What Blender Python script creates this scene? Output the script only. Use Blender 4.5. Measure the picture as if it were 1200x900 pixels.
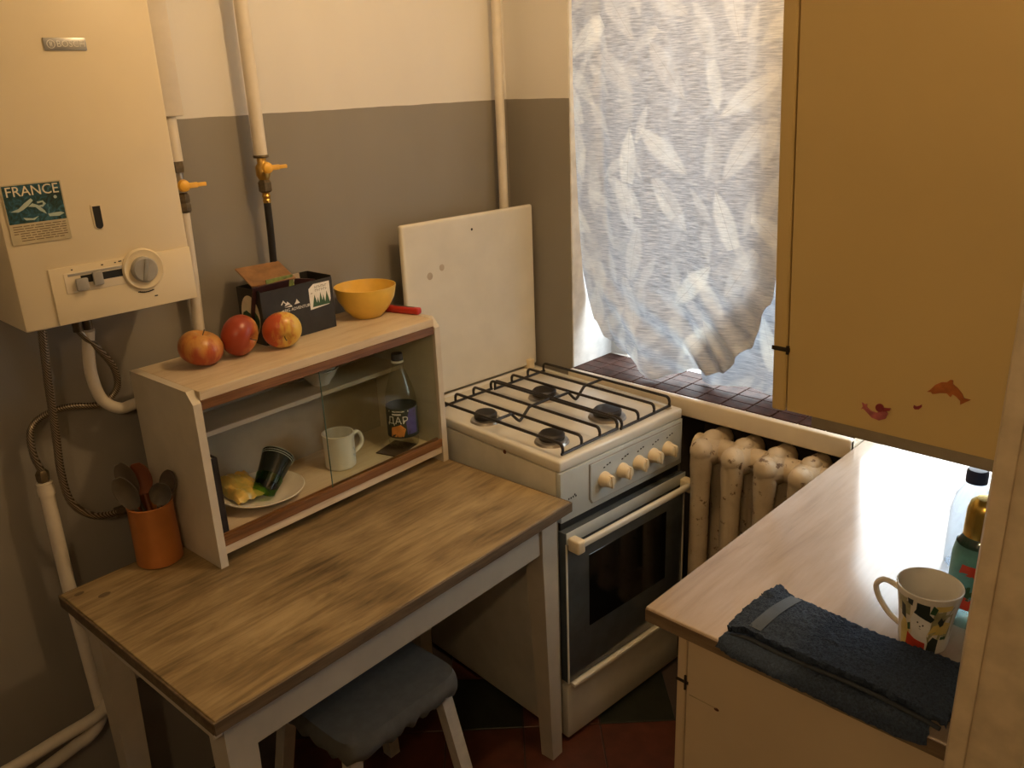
import bpy, bmesh, math, random
from math import pi, sin, cos, sqrt, atan2, radians
from mathutils import Vector, Matrix

for o in list(bpy.data.objects): bpy.data.objects.remove(o)
S = bpy.context.scene
COL = S.collection

# ---------------------------------------------------------------- camera
cam = bpy.data.cameras.new('camera'); camo = bpy.data.objects.new('camera', cam); COL.objects.link(camo)
cam.sensor_width = 36; cam.lens = 36 * 995.13 / 1200; cam.clip_start = .02
yaw, pitch, roll = 0.7746, -0.3418, -0.0405
F = Vector((cos(yaw) * cos(pitch), sin(yaw) * cos(pitch), sin(pitch)))
Rt = Vector((sin(yaw), -cos(yaw), 0)); U = Rt.cross(F)
R2 = Rt * cos(roll) + U * sin(roll); U2 = U * cos(roll) - Rt * sin(roll)
m = Matrix((R2, U2, -F)).transposed().to_4x4(); m.translation = (-1.9855, -1.9184, 1.7433)
camo.matrix_world = m
S.camera = camo

# ---------------------------------------------------------------- sky, light, exposure
W = bpy.data.worlds.new('sky'); S.world = W; W.use_nodes = True
bg = W.node_tree.nodes['Background']; bg.inputs[1].default_value = 8.5
_tc = W.node_tree.nodes.new('ShaderNodeTexCoord'); _sp = W.node_tree.nodes.new('ShaderNodeSeparateXYZ'); _rp = W.node_tree.nodes.new('ShaderNodeValToRGB')
W.node_tree.links.new(_tc.outputs['Generated'], _sp.inputs[0]); W.node_tree.links.new(_sp.outputs[2], _rp.inputs[0]); W.node_tree.links.new(_rp.outputs[0], bg.inputs[0])
_rp.color_ramp.elements[0].position = 0.0; _rp.color_ramp.elements[0].color = (.16, .16, .15, 1)      # ground
_rp.color_ramp.elements[1].position = .05; _rp.color_ramp.elements[1].color = (.90, .96, 1.0, 1)      # overcast sky
S.view_settings.view_transform = 'Standard'; S.view_settings.look = 'None'
S.view_settings.exposure = 0.0; S.view_settings.gamma = 1.0; S.view_settings.use_curve_mapping = False
LAMP_COLOR = (1.0, .655, .32)
LAMP_POS = (-.66, -1.12, 2.42); LAMP_POWER = 23.5
HALL_FILL_POS = (-2.40, -1.985, 2.02); HALL_FILL_POWER = 14  # added fill lamp, brightens the side of the wall cabinet


def point_light(name, pos, power, color, r, parent):
    l = bpy.data.lights.new(name, 'POINT'); l.energy = power; l.color = color; l.shadow_soft_size = r
    o = bpy.data.objects.new(name, l); COL.objects.link(o); o.location = pos; o.parent = parent
    return o


# ---------------------------------------------------------------- helpers: materials
def lin(c):
    return tuple(((x / 255) / 12.92 if x / 255 <= .04045 else ((x / 255 + .055) / 1.055) ** 2.4) for x in c)


class NT:
    def __init__(s, name):
        s.m = bpy.data.materials.new(name); s.m.use_nodes = True; s.t = s.m.node_tree
        s.b = s.t.nodes['Principled BSDF']; s.out = s.t.nodes['Material Output']

    def n(s, typ, **kw):
        nd = s.t.nodes.new(typ)
        for k, v in kw.items(): setattr(nd, k, v)
        return nd

    def l(s, a, b): s.t.links.new(a, b)

    def coord(s, scale=(1, 1, 1), rot=(0, 0, 0), world=False):
        mp = s.n('ShaderNodeMapping'); mp.inputs['Scale'].default_value = scale; mp.inputs['Rotation'].default_value = rot
        if world: s.l(s.n('ShaderNodeNewGeometry').outputs['Position'], mp.inputs[0])
        else: s.l(s.n('ShaderNodeTexCoord').outputs['Object'], mp.inputs[0])
        return mp.outputs[0]

    def noise(s, vec, scale, detail=4, rough=.55, dist=0):
        nd = s.n('ShaderNodeTexNoise'); nd.inputs['Scale'].default_value = scale; nd.inputs['Detail'].default_value = detail
        nd.inputs['Roughness'].default_value = rough; nd.inputs['Distortion'].default_value = dist
        s.l(vec, nd.inputs['Vector']); return nd.outputs[0]

    def ramp(s, fac, stops, interp='LINEAR'):
        r = s.n('ShaderNodeValToRGB'); r.color_ramp.interpolation = interp
        e = r.color_ramp.elements
        while len(e) < len(stops): e.new(.5)
        for i, (p, c) in enumerate(stops): e[i].position = p; e[i].color = (*c, 1) if len(c) == 3 else c
        s.l(fac, r.inputs[0]); return r.outputs[0]

    def mix(s, fac, a, b, mode='MIX'):
        nd = s.n('ShaderNodeMix', data_type='RGBA', blend_type=mode)
        for v, i in ((fac, 0), (a, 6), (b, 7)):
            if hasattr(v, 'is_linked'): s.l(v, nd.inputs[i])
            elif i == 0: nd.inputs[0].default_value = v
            else: nd.inputs[i].default_value = (*v, 1)
        return nd.outputs[2]

    def math(s, op, a, b=0.0, c=None):
        nd = s.n('ShaderNodeMath', operation=op)
        for i, v in enumerate((a, b, c)):
            if v is None: continue
            if hasattr(v, 'is_linked'): s.l(v, nd.inputs[i])
            else: nd.inputs[i].default_value = v
        return nd.outputs[0]

    def bump(s, h, strength=.2, dist=.002):
        b = s.n('ShaderNodeBump'); b.inputs['Strength'].default_value = strength; b.inputs['Distance'].default_value = dist
        s.l(h, b.inputs['Height']); s.l(b.outputs[0], s.b.inputs['Normal'])

    def col(s, c):
        if hasattr(c, 'is_linked'): s.l(c, s.b.inputs['Base Color'])
        else: s.b.inputs['Base Color'].default_value = (*c, 1)

    def set(s, rough=.5, metal=0, spec=None, coat=None):
        s.b.inputs['Roughness'].default_value = rough; s.b.inputs['Metallic'].default_value = metal
        if spec is not None: s.b.inputs['Specular IOR Level'].default_value = spec
        if coat is not None: s.b.inputs['Coat Weight'].default_value = coat
        return s.m


def plain(name, c, rough=.5, metal=0, var=.12, scale=25, bump=.0, spec=None):
    """solid colour with faint mottling (and optional fine relief)"""
    t = NT(name); v = t.coord()
    f = t.noise(v, scale, 3)
    d = tuple(x * (1 - var) for x in c); u = tuple(min(1, x * (1 + var)) for x in c)
    t.col(t.ramp(f, [(.3, d), (.7, u)]))
    if bump: t.bump(t.noise(v, scale * 6, 3), bump, .001)
    return t.set(rough, metal, spec)


def wood(name, dark, mid, light, rough=.55, stretch=(1.2, 14, 14), scale=3.0, bump=.15, spec=None, blotch=.2):
    t = NT(name); v = t.coord(stretch)
    a = t.noise(v, scale, 6, .65, .6); b = t.noise(t.coord((stretch[0] * 2, stretch[1] * 5, stretch[2] * 5)), scale, 4, .6)
    c = t.noise(t.coord(), 4, 3)
    f = t.math('ADD', t.math('MULTIPLY', a, .6), t.math('MULTIPLY', b, .25)); f = t.math('ADD', f, t.math('MULTIPLY', c, blotch))
    h = (blotch - .2) * .5
    t.col(t.ramp(f, [(.36 + h, dark), (.5 + h, mid), (.66 + h, light)]))
    t.bump(b, bump, .001)
    return t.set(rough, 0, spec)


M = {}
# two-tone painted plaster: grey dado up to 1.693 m, off-white above (a real paint line)
t = NT('wall_paint'); pos = t.n('ShaderNodeNewGeometry').outputs['Position']
sx = t.n('ShaderNodeSeparateXYZ'); t.l(pos, sx.inputs[0])
w = t.noise(t.coord((1, 1, 1), world=True), 9, 2); zz = t.math('ADD', sx.outputs[2], t.math('MULTIPLY', t.math('SUBTRACT', w, .5), .006))
f = t.math('GREATER_THAN', zz, 1.693)
big = t.noise(t.coord((1, 1, .4), world=True), 3, 3)
grey = t.ramp(big, [(.3, (.245, .225, .195)), (.7, (.285, .262, .228))]); white = t.ramp(big, [(.3, (.70, .68, .65)), (.7, (.76, .74, .70))])
t.col(t.mix(f, grey, white)); t.bump(t.noise(t.coord(world=True), 160, 4), .12, .002); M['wall'] = t.set(.55)
M['ceiling'] = plain('ceiling_paint', (.58, .55, .50), .8)
M['hall'] = plain('hall_paint', (.34, .28, .21), .8)
M['mortar'] = plain('mortar', (.05, .035, .03), .8)
M['tile_red'] = plain('tile_red', (.085, .026, .015), .35, var=.3, scale=18, bump=.1)
M['tile_green'] = plain('tile_green', (.018, .021, .015), .35, var=.3, scale=18, bump=.1)
M['sill_tile'] = plain('sill_tile', (.060, .026, .018), .6, var=.4, scale=40, bump=.1, spec=.2)
M['cream_gloss'] = plain('cream_gloss', (.72, .64, .50), .35, var=.06, scale=12)
M['trim_cream'] = plain('trim_cream', (.54, .44, .29), .45, var=.14, scale=30, bump=.25)
M['enamel'] = plain('enamel', (.74, .71, .62), .22, var=.05, scale=9)
M['enamel_old'] = plain('enamel_old', (.60, .57, .48), .35, var=.12, scale=7)
M['panel_grey'] = plain('panel_grey', (.52, .56, .55), .3, var=.06, scale=14)
M['knob_cream'] = plain('knob_cream', (.78, .66, .45), .35, var=.06)
M['black_iron'] = plain('black_iron', (.018, .014, .012), .45, var=.3, scale=60, bump=.2)
M['oven_glass'] = plain('oven_glass', (.080, .094, .104), .12, var=.1)
M['oven_window'] = plain('oven_window', (.008, .008, .008), .08, var=.1)
M['black'] = plain('black', (.012, .012, .012), .5)
M['rust'] = plain('rust', (.10, .03, .015), .8)
M['boiler'] = plain('boiler', (.74, .64, .45), .32, var=.03, scale=5)
M['boiler_grey'] = plain('boiler_grey', (.33, .32, .30), .45)
M['badge'] = plain('badge', (.42, .42, .42), .3, .6)
M['letter_light'] = plain('letter_light', (.75, .74, .70), .5)
M['pipe_white'] = plain('pipe_white', (.72, .66, .56), .35, var=.06, scale=20, bump=.1)
M['brass'] = plain('brass', (.55, .34, .09), .3, .9)
M['dark_brass'] = plain('dark_brass', (.13, .10, .06), .45, .6, var=.3, scale=90)
M['yellow_handle'] = plain('yellow_handle', (.85, .47, .06), .35)
M['rubber'] = plain('rubber', (.012, .011, .011), .55)
t = NT('braided_steel'); wv = t.n('ShaderNodeTexWave'); wv.inputs['Scale'].default_value = 90; wv.inputs['Distortion'].default_value = 2
t.l(t.coord(rot=(0, .6, .6)), wv.inputs[0]); t.col(t.ramp(wv.outputs[1], [(.2, (.10, .075, .05)), (.8, (.42, .36, .28))])); M['braid'] = t.set(.4, .8)
M['tabletop'] = wood('tabletop', (.095, .063, .027), (.245, .170, .078), (.40, .295, .148), .5, (1.6, 9, 9), 2.6, blotch=.5)
M['table_edge'] = wood('table_edge', (.05, .032, .018), (.10, .066, .036), (.17, .12, .07), .6, (1.0, 8, 8), 4)
M['table_white'] = plain('table_white', (.50, .45, .36), .45, var=.07, scale=14, bump=.1)
M['shelf_side'] = plain('shelf_side', (.60, .54, .43), .5, var=.08, scale=10, bump=.08)
M['shelf_top'] = wood('shelf_top', (.52, .40, .25), (.64, .52, .36), (.70, .60, .44), .5, (1.5, 10, 10), 3)
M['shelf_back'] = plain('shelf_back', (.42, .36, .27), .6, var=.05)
M['rail_brown'] = wood('rail_brown', (.075, .030, .010), (.175, .074, .023), (.28, .130, .044), .4, (1, 20, 20), 4)
M['cabinet_cream'] = plain('cabinet_cream', (.64, .47, .19), .42, var=.03, scale=4)
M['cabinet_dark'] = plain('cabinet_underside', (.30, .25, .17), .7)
M['base_cream'] = plain('base_cream', (.62, .49, .31), .45, var=.05, scale=6)
M['counter'] = wood('counter', (.285, .212, .152), (.38, .292, .217), (.455, .36, .28), .18, (1.1, 7, 7), 2.4, .02, spec=1.0)
M['counter_edge'] = wood('counter_edge', (.10, .065, .035), (.17, .115, .065), (.25, .18, .11), .5, (7, 1.1, 7), 3)
M['hinge'] = plain('hinge', (.05, .038, .025), .45, .6)
t = NT('radiator'); v = t.coord(); n1 = t.noise(v, 38, 5, .65); n2 = t.noise(v, 12, 3)
t.col(t.mix(t.ramp(n1, [(.60, (0, 0, 0)), (.66, (1, 1, 1))]), t.ramp(n2, [(.3, (.46, .37, .25)), (.7, (.60, .50, .35))]), (.16, .10, .06))); t.bump(n1, .6, .004); M['radiator'] = t.set(.5)
M['white_frame'] = plain('white_frame', (.80, .80, .78), .4)
M['orange_clay'] = plain('orange_clay', (.40, .145, .035), .4, var=.12, scale=12)
M['steel'] = plain('steel', (.40, .37, .33), .3, .9)
M['spoon_steel'] = plain('spoon_steel', (.15, .135, .115), .38, .5)
M['spoon_dark'] = plain('spoon_dark', (.09, .07, .052), .45)
M['spoon_red'] = plain('spoon_red', (.20, .062, .026), .45)
M['china'] = plain('china', (.76, .73, .66), .25, var=.03)
M['cream_china'] = plain('cream_china', (.80, .74, .62), .22, var=.04)
M['yellow_bowl'] = plain('yellow_bowl', (.80, .52, .09), .35, var=.06)
M['red_plastic'] = plain('red_plastic', (.42, .025, .020), .35)
M['carton'] = plain('carton', (.022, .021, .020), .55, var=.25, scale=30)
M['carton_in'] = plain('carton_inside', (.06, .045, .032), .8)
M['print_white'] = plain('print_white', (.80, .80, .78), .5)
M['print_cream'] = plain('print_cream', (.74, .66, .50), .5)
M['print_green'] = plain('print_green', (.035, .10, .045), .5, var=.4)
M['print_dark'] = plain('print_dark', (.025, .035, .03), .5)
M['print_orange'] = plain('print_orange', (.75, .28, .06), .5, var=.3)
M['print_red'] = plain('print_red', (.60, .05, .02), .4, var=.2)
M['print_yellow'] = plain('print_yellow', (.72, .55, .16), .4, var=.2)
M['print_blue'] = plain('print_blue', (.07, .16, .26), .4, var=.4, scale=60)
M['print_violet'] = plain('print_violet', (.10, .08, .30), .4, var=.3)
M['print_pale'] = plain('print_pale', (.42, .50, .44), .4, var=.2)
M['print_teal'] = plain('print_teal', (.10, .30, .30), .4, var=.3)
t = NT('postcard_picture'); v = t.coord((1, 1, 1)); n1 = t.noise(v, 70, 3, .6, 1.5)
t.col(t.ramp(n1, [(.32, (.012, .022, .022)), (.47, (.02, .06, .055)), (.58, (.03, .10, .15)), (.72, (.10, .22, .24))])); M['postcard'] = t.set(.35)
M['postcard_paper'] = plain('postcard_paper', (.50, .43, .28), .5)
M['packet_brown'] = plain('packet_brown', (.30, .16, .07), .4, var=.3)
M['packet_dark'] = plain('packet_dark', (.045, .018, .022), .4, var=.3)
M['packet_green'] = plain('packet_green', (.20, .26, .07), .4, var=.5, scale=50)
M['packet_card'] = plain('packet_card', (.55, .44, .32), .6)
t = NT('yellow_foil'); v = t.coord(); n1 = t.noise(v, 30, 2)
t.col(t.ramp(n1, [(.35, (.42, .36, .10)), (.6, (.75, .50, .12))])); M['yellow_foil'] = t.set(.3)
M['cup_dark'] = plain('cup_dark', (.014, .020, .018), .12)
M['seat_grey'] = plain('seat_grey', (.105, .106, .100), .85, var=.12, scale=40, bump=.2)
M['stool_white'] = plain('stool_white', (.55, .52, .45), .5)
M['bottle_cap'] = plain('bottle_cap', (.018, .018, .03), .4)
M['cap_blue'] = plain('cap_blue', (.02, .035, .10), .4)
M['gold'] = plain('gold', (.60, .42, .10), .25, .9)
M['magnet_pink'] = plain('magnet_pink', (.45, .13, .13), .4, var=.3, scale=90)
M['magnet_red'] = plain('magnet_red', (.28, .04, .05), .4, var=.2)
M['magnet_orange'] = plain('magnet_orange', (.42, .13, .03), .4, var=.3, scale=60)
# terry towel
t = NT('terry'); v = t.coord(); n1 = t.noise(v, 260, 3, .7); n2 = t.noise(v, 30, 3)
t.col(t.mix(n2, t.ramp(n1, [(.3, (.011, .016, .030)), (.7, (.085, .118, .18))]), (.038, .054, .088), 'MIX')); t.bump(n1, .9, .004); M['terry'] = t.set(.95, 0, .1)
M['terry_hem'] = plain('terry_hem', (.035, .042, .055), .9, bump=.3)
M['terry_band'] = plain('terry_band', (.060, .080, .108), .8, bump=.2)


# apples
def apple_mat(name, a, b, c, blushdir):
    t = NT(name); v = t.coord()
    tc = t.n('ShaderNodeTexCoord'); sp = t.n('ShaderNodeSeparateXYZ'); t.l(tc.outputs['Object'], sp.inputs[0])
    g = t.math('ADD', t.math('MULTIPLY', sp.outputs[0], blushdir[0]), t.math('MULTIPLY', sp.outputs[1], blushdir[1]))
    g = t.math('ADD', g, t.math('MULTIPLY', sp.outputs[2], blushdir[2]))
    ang = t.noise(t.coord((1, 1, .15)), 75, 4); n = t.noise(v, 22, 4)
    f = t.math('ADD', t.math('MULTIPLY', g, 6), t.math('ADD', t.math('MULTIPLY', ang, .75), t.math('MULTIPLY', n, .25)))
    t.col(t.ramp(f, [(.25, a), (.48, b), (.68, c)])); return t.set(.3)


def clear(name, tint, fres=1.45, gl_rough=.03, base=.03):
    """thin clear sheet: straight-through with a Fresnel reflection"""
    t = NT(name); t.t.nodes.remove(t.b)
    tr = t.n('ShaderNodeBsdfTransparent'); tr.inputs[0].default_value = (*tint, 1)
    gl = t.n('ShaderNodeBsdfGlossy'); gl.inputs['Roughness'].default_value = gl_rough
    lw = t.n('ShaderNodeLayerWeight'); lw.inputs[0].default_value = .5
    ad = t.math('MULTIPLY_ADD', t.math('POWER', lw.outputs['Facing'], 5.0), .85, .02 + base)   # Schlick, same on both sides
    mx = t.n('ShaderNodeMixShader'); t.l(ad, mx.inputs[0]); t.l(tr.outputs[0], mx.inputs[1]); t.l(gl.outputs[0], mx.inputs[2])
    t.l(mx.outputs[0], t.out.inputs[0]); return t.m


M['window_glass'] = clear('window_glass', (.97, .98, .98))
M['pane_glass'] = clear('pane_glass', (.93, .965, .94), base=.0)
M['bottle_plastic'] = clear('bottle_plastic', (.93, .94, .92), base=.03)
M['bottle_tinted'] = clear('bottle_tinted', (.74, .80, .86), base=.03)
M['bottle_glass'] = clear('bottle_glass', (.70, .80, .76), base=.04)
M['cup_green'] = clear('cup_green', (.25, .62, .22), base=.05)
M['plastic_film'] = clear('plastic_film', (.85, .86, .8), base=.12, gl_rough=.15)


# leaf-patterned translucent curtain: woven streaks and scattered leaf motifs
def leaf_layer(t, uv, scale, aspect, w, seed):
    vor = t.n('ShaderNodeTexVoronoi', feature='F1'); vor.voronoi_dimensions = '2D'; vor.inputs['Scale'].default_value = scale; vor.inputs['Randomness'].default_value = .65
    add = t.n('ShaderNodeVectorMath', operation='ADD'); t.l(uv, add.inputs[0]); add.inputs[1].default_value = (seed, seed * 1.7, 0)
    t.l(add.outputs[0], vor.inputs['Vector'])
    sub = t.n('ShaderNodeVectorMath', operation='SUBTRACT'); t.l(add.outputs[0], sub.inputs[0]); t.l(vor.outputs['Position'], sub.inputs[1])
    rot = t.n('ShaderNodeVectorRotate', rotation_type='Z_AXIS'); t.l(sub.outputs[0], rot.inputs['Vector'])
    cs = t.n('ShaderNodeSeparateColor'); t.l(vor.outputs['Color'], cs.inputs[0])
    t.l(t.math('MULTIPLY_ADD', cs.outputs[0], 2.2, -1.1), rot.inputs['Angle'])
    s = t.n('ShaderNodeSeparateXYZ'); t.l(rot.outputs[0], s.inputs[0])
    y = t.math('MULTIPLY', s.outputs[1], scale / aspect); y2 = t.math('MULTIPLY', y, y)
    wid = t.math('MULTIPLY', t.math('SUBTRACT', 1.0, y2), w / scale)
    d = t.math('SUBTRACT', wid, t.math('ABSOLUTE', s.outputs[0]))
    inside = t.math('MULTIPLY', d, 110.0); inside = t.math('MINIMUM', t.math('MAXIMUM', inside, 0.0), 1.0)
    vein = t.math('LESS_THAN', t.math('ABSOLUTE', s.outputs[0]), .0010)
    return inside, vein, cs.outputs[1]


def curtain_mat(name, seed):
    t = NT(name); t.t.nodes.remove(t.b)
    tc = t.n('ShaderNodeTexCoord'); sp = t.n('ShaderNodeSeparateXYZ'); t.l(tc.outputs['Object'], sp.inputs[0])
    cb = t.n('ShaderNodeCombineXYZ'); t.l(sp.outputs[1], cb.inputs[0]); t.l(sp.outputs[2], cb.inputs[1]); uv = cb.outputs[0]
    weave = t.noise(t.coord((1, 22, 330)), 1, 5, .65); th = t.noise(t.coord((1, 500, 160)), 1, 3, .6)
    base = t.ramp(weave, [(.34, (.31, .335, .37)), (.52, (.47, .49, .52)), (.68, (.60, .60, .60))])
    a, va, ra = leaf_layer(t, uv, 6.0, .62, .20, seed); b, vb, rb = leaf_layer(t, uv, 9.0, .60, .17, seed + 3.3)
    lc = t.mix(ra, (.74, .73, .69), (.58, .58, .58)); lc = t.mix(t.math('MULTIPLY', va, .5), lc, (.45, .43, .40))
    c = t.mix(t.math('MULTIPLY', a, .48), base, lc); c = t.mix(t.math('MULTIPLY', b, .38), c, t.mix(rb, (.70, .69, .66), (.58, .60, .62)))
    d_, vd, rd_ = leaf_layer(t, uv, 7.3, .60, .19, seed + 7.9); c = t.mix(t.math('MULTIPLY', d_, .34), c, t.mix(rd_, (.42, .44, .47), (.73, .72, .68)))
    th2 = t.noise(t.coord((1, 35, 420)), 1, 4, .7)
    c = t.mix(t.math('MULTIPLY', t.ramp(th2, [(.45, (0, 0, 0)), (.62, (1, 1, 1))]), .30), c, (.36, .37, .40))
    df = t.n('ShaderNodeBsdfDiffuse'); tl = t.n('ShaderNodeBsdfTranslucent')
    t.l(c, df.inputs[0]); t.l(t.mix(1.0, c, (.54, .545, .545), 'MULTIPLY'), tl.inputs[0])
    bm_ = t.n('ShaderNodeBump'); bm_.inputs['Strength'].default_value = .12; bm_.inputs['Distance'].default_value = .0004; t.l(weave, bm_.inputs['Height'])
    t.l(bm_.outputs[0], df.inputs['Normal'])
    ad = t.n('ShaderNodeAddShader'); t.l(df.outputs[0], ad.inputs[0]); t.l(tl.outputs[0], ad.inputs[1]); t.l(ad.outputs[0], t.out.inputs[0])
    return t.m


M['curtain'] = curtain_mat('curtain_cloth', 0.0)
M['curtain_b'] = curtain_mat('curtain_cloth_b', 5.1)


# ---------------------------------------------------------------- helpers: meshes
class MB:
    def __init__(s): s.b = bmesh.new()

    def box(s, lo, hi, bev=0.0, rz=0.0, seg=2):
        c = [(a + b) / 2 for a, b in zip(lo, hi)]; d = [abs(b - a) for a, b in zip(lo, hi)]
        r = bmesh.ops.create_cube(s.b, size=1)
        bmesh.ops.transform(s.b, verts=r['verts'], matrix=Matrix.Translation(c) @ Matrix.Rotation(rz, 4, 'Z') @ Matrix.Diagonal((*d, 1)))
        if bev:
            es = list({e for v in r['verts'] for e in v.link_edges})
            bmesh.ops.bevel(s.b, geom=es, offset=bev, segments=seg, affect='EDGES', profile=.5)
        return s

    def tube(s, pts, r, n=12, cap=True):
        pts = [Vector(p) for p in pts]; rs = r if isinstance(r, (list, tuple)) else [r] * len(pts)
        t0 = (pts[1] - pts[0]).normalized(); a = Vector((0, 0, 1)) if abs(t0.z) < .9 else Vector((1, 0, 0))
        u = t0.cross(a).normalized(); rings = []
        for i, p in enumerate(pts):
            t = ((pts[min(i + 1, len(pts) - 1)] - p).normalized() + (p - pts[max(i - 1, 0)]).normalized())
            t = t.normalized() if t.length > 1e-9 else t0
            u = (u - t * u.dot(t)).normalized(); v = t.cross(u)
            rings.append([s.b.verts.new(p + (u * cos(2 * pi * k / n) + v * sin(2 * pi * k / n)) * rs[i]) for k in range(n)])
        for A, B in zip(rings, rings[1:]):
            for k in range(n): s.b.faces.new((A[k], A[(k + 1) % n], B[(k + 1) % n], B[k]))
        if cap: s.b.faces.new(rings[0][::-1]); s.b.faces.new(rings[-1])
        return s

    def lathe(s, prof, n=32, o=(0, 0, 0), rot=None, close=False):
        """revolve (r, z) profile around local z"""
        o = Vector(o); R = rot or Matrix.Identity(3); rings = []
        for r, z in prof:
            if r < 1e-6: rings.append([s.b.verts.new(o + R @ Vector((0, 0, z)))])
            else: rings.append([s.b.verts.new(o + R @ Vector((r * cos(2 * pi * k / n), r * sin(2 * pi * k / n), z))) for k in range(n)])
        for A, B in zip(rings, rings[1:]):
            for k in range(n):
                q = (k + 1) % n
                if len(A) == 1 and len(B) == 1: continue
                if len(A) == 1: s.b.faces.new((A[0], B[q], B[k]))
                elif len(B) == 1: s.b.faces.new((A[k], A[q], B[0]))
                else: s.b.faces.new((A[k], A[q], B[q], B[k]))
        return s

    def prism(s, pts, o, u, v, d):
        """polygon pts (2-D) in plane o + a*u + b*v, extruded by vector d"""
        o, u, v, d = Vector(o), Vector(u), Vector(v), Vector(d)
        A = [s.b.verts.new(o + u * a + v * b) for a, b in pts]; B = [s.b.verts.new(x.co + d) for x in A]
        n = len(A); s.b.faces.new(A[::-1]); s.b.faces.new(B)
        for k in range(n): s.b.faces.new((A[k], A[(k + 1) % n], B[(k + 1) % n], B[k]))
        return s

    def grid(s, fn, nu, nv, thick=0.0):
        P = [[Vector(fn(i / nu, j / nv)) for j in range(nv + 1)] for i in range(nu + 1)]
        V = [[s.b.verts.new(p) for p in row] for row in P]
        for i in range(nu):
            for j in range(nv): s.b.faces.new((V[i][j], V[i + 1][j], V[i + 1][j + 1], V[i][j + 1]))
        if not thick: return s
        B = []
        for i in range(nu + 1):
            row = []
            for j in range(nv + 1):
                du = P[min(i + 1, nu)][j] - P[max(i - 1, 0)][j]; dv = P[i][min(j + 1, nv)] - P[i][max(j - 1, 0)]
                n = du.cross(dv); n = n.normalized() if n.length > 1e-12 else Vector((0, 0, 1))
                row.append(s.b.verts.new(P[i][j] - n * thick))
            B.append(row)
        for i in range(nu):
            for j in range(nv): s.b.faces.new((B[i][j], B[i][j + 1], B[i + 1][j + 1], B[i + 1][j]))
        for i in range(nu):
            s.b.faces.new((V[i][0], B[i][0], B[i + 1][0], V[i + 1][0])); s.b.faces.new((V[i][nv], V[i + 1][nv], B[i + 1][nv], B[i][nv]))
        for j in range(nv):
            s.b.faces.new((V[0][j], V[0][j + 1], B[0][j + 1], B[0][j])); s.b.faces.new((V[nu][j], B[nu][j], B[nu][j + 1], V[nu][j + 1]))
        return s

    def sphere(s, c, r, sc=(1, 1, 1), n=20):
        q = bmesh.ops.create_uvsphere(s.b, u_segments=n, v_segments=n // 2, radius=r)
        bmesh.ops.transform(s.b, verts=q['verts'], matrix=Matrix.Translation(c) @ Matrix.Diagonal((*sc, 1))); return s

    def build(s, name, mat, parent=None, loc=(0, 0, 0), rot=(0, 0, 0), angle=35, kind=None):
        s.b.normal_update(); bmesh.ops.recalc_face_normals(s.b, faces=s.b.faces)
        for f in s.b.faces: f.smooth = True
        for e in s.b.edges:
            e.smooth = len(e.link_faces) == 2 and e.calc_face_angle(0) < radians(angle)
        me = bpy.data.meshes.new(name); s.b.to_mesh(me); s.b.free()
        me.materials.append(mat)
        o = bpy.data.objects.new(name, me); COL.objects.link(o); o.location = loc; o.rotation_euler = rot
        if parent: o.parent = parent
        if kind: o['kind'] = kind
        return o


def part_label(o, txt): o['label'] = txt; return o


def thing(name, label, cat, loc=(0, 0, 0), rz=0.0, group=None):
    o = bpy.data.objects.new(name, None); COL.objects.link(o); o.location = loc; o.rotation_euler = (0, 0, rz)
    o.empty_display_size = .05
    return tag(o, label, cat, group)


def tag(o, label, cat, group=None):
    o['label'] = label; o['category'] = cat
    if group: o['group'] = group
    return o


def structure(o): o['kind'] = 'structure'; return o


def text(name, body, size, mat, parent, loc, rot, depth=.0004, spacing=1.0, xs=1.0):
    c = bpy.data.curves.new(name, 'FONT'); c.body = body; c.size = size; c.extrude = depth; c.resolution_u = 3
    c.align_x = 'CENTER'; c.align_y = 'CENTER'; c.space_character = spacing
    o = bpy.data.objects.new(name, c); COL.objects.link(o)
    bpy.context.view_layer.update()
    me = bpy.data.meshes.new_from_object(o.evaluated_get(bpy.context.evaluated_depsgraph_get()))
    bpy.data.objects.remove(o); bpy.data.curves.remove(c)
    me.name = name; me.materials.clear(); me.materials.append(mat)
    o = bpy.data.objects.new(name, me); COL.objects.link(o); o.location = loc; o.rotation_euler = rot; o.parent = parent; o.scale = (xs, 1, 1)
    return o


def arc(c, r, a0, a1, n, ax, ay):
    c, ax, ay = Vector(c), Vector(ax), Vector(ay)
    return [c + ax * (r * cos(a0 + (a1 - a0) * i / n)) + ay * (r * sin(a0 + (a1 - a0) * i / n)) for i in range(n + 1)]


def spline(pts, n=8):
    P = [Vector(p) for p in pts]; P = [P[0] * 2 - P[1]] + P + [P[-1] * 2 - P[-2]]; out = []
    for i in range(1, len(P) - 2):
        for k in range(n):
            t = k / n; a, b, c, d = P[i - 1:i + 3]
            out.append(.5 * ((2 * b) + (c - a) * t + (2 * a - 5 * b + 4 * c - d) * t * t + (3 * b - a - 3 * c + d) * t ** 3))
    return out + [P[-2]]


def ell(cx, cy, rx, ry, n=20, a0=0):
    return [(cx + rx * cos(a0 + 2 * pi * k / n), cy + ry * sin(a0 + 2 * pi * k / n)) for k in range(n)]


rnd = random.Random(7)
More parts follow.
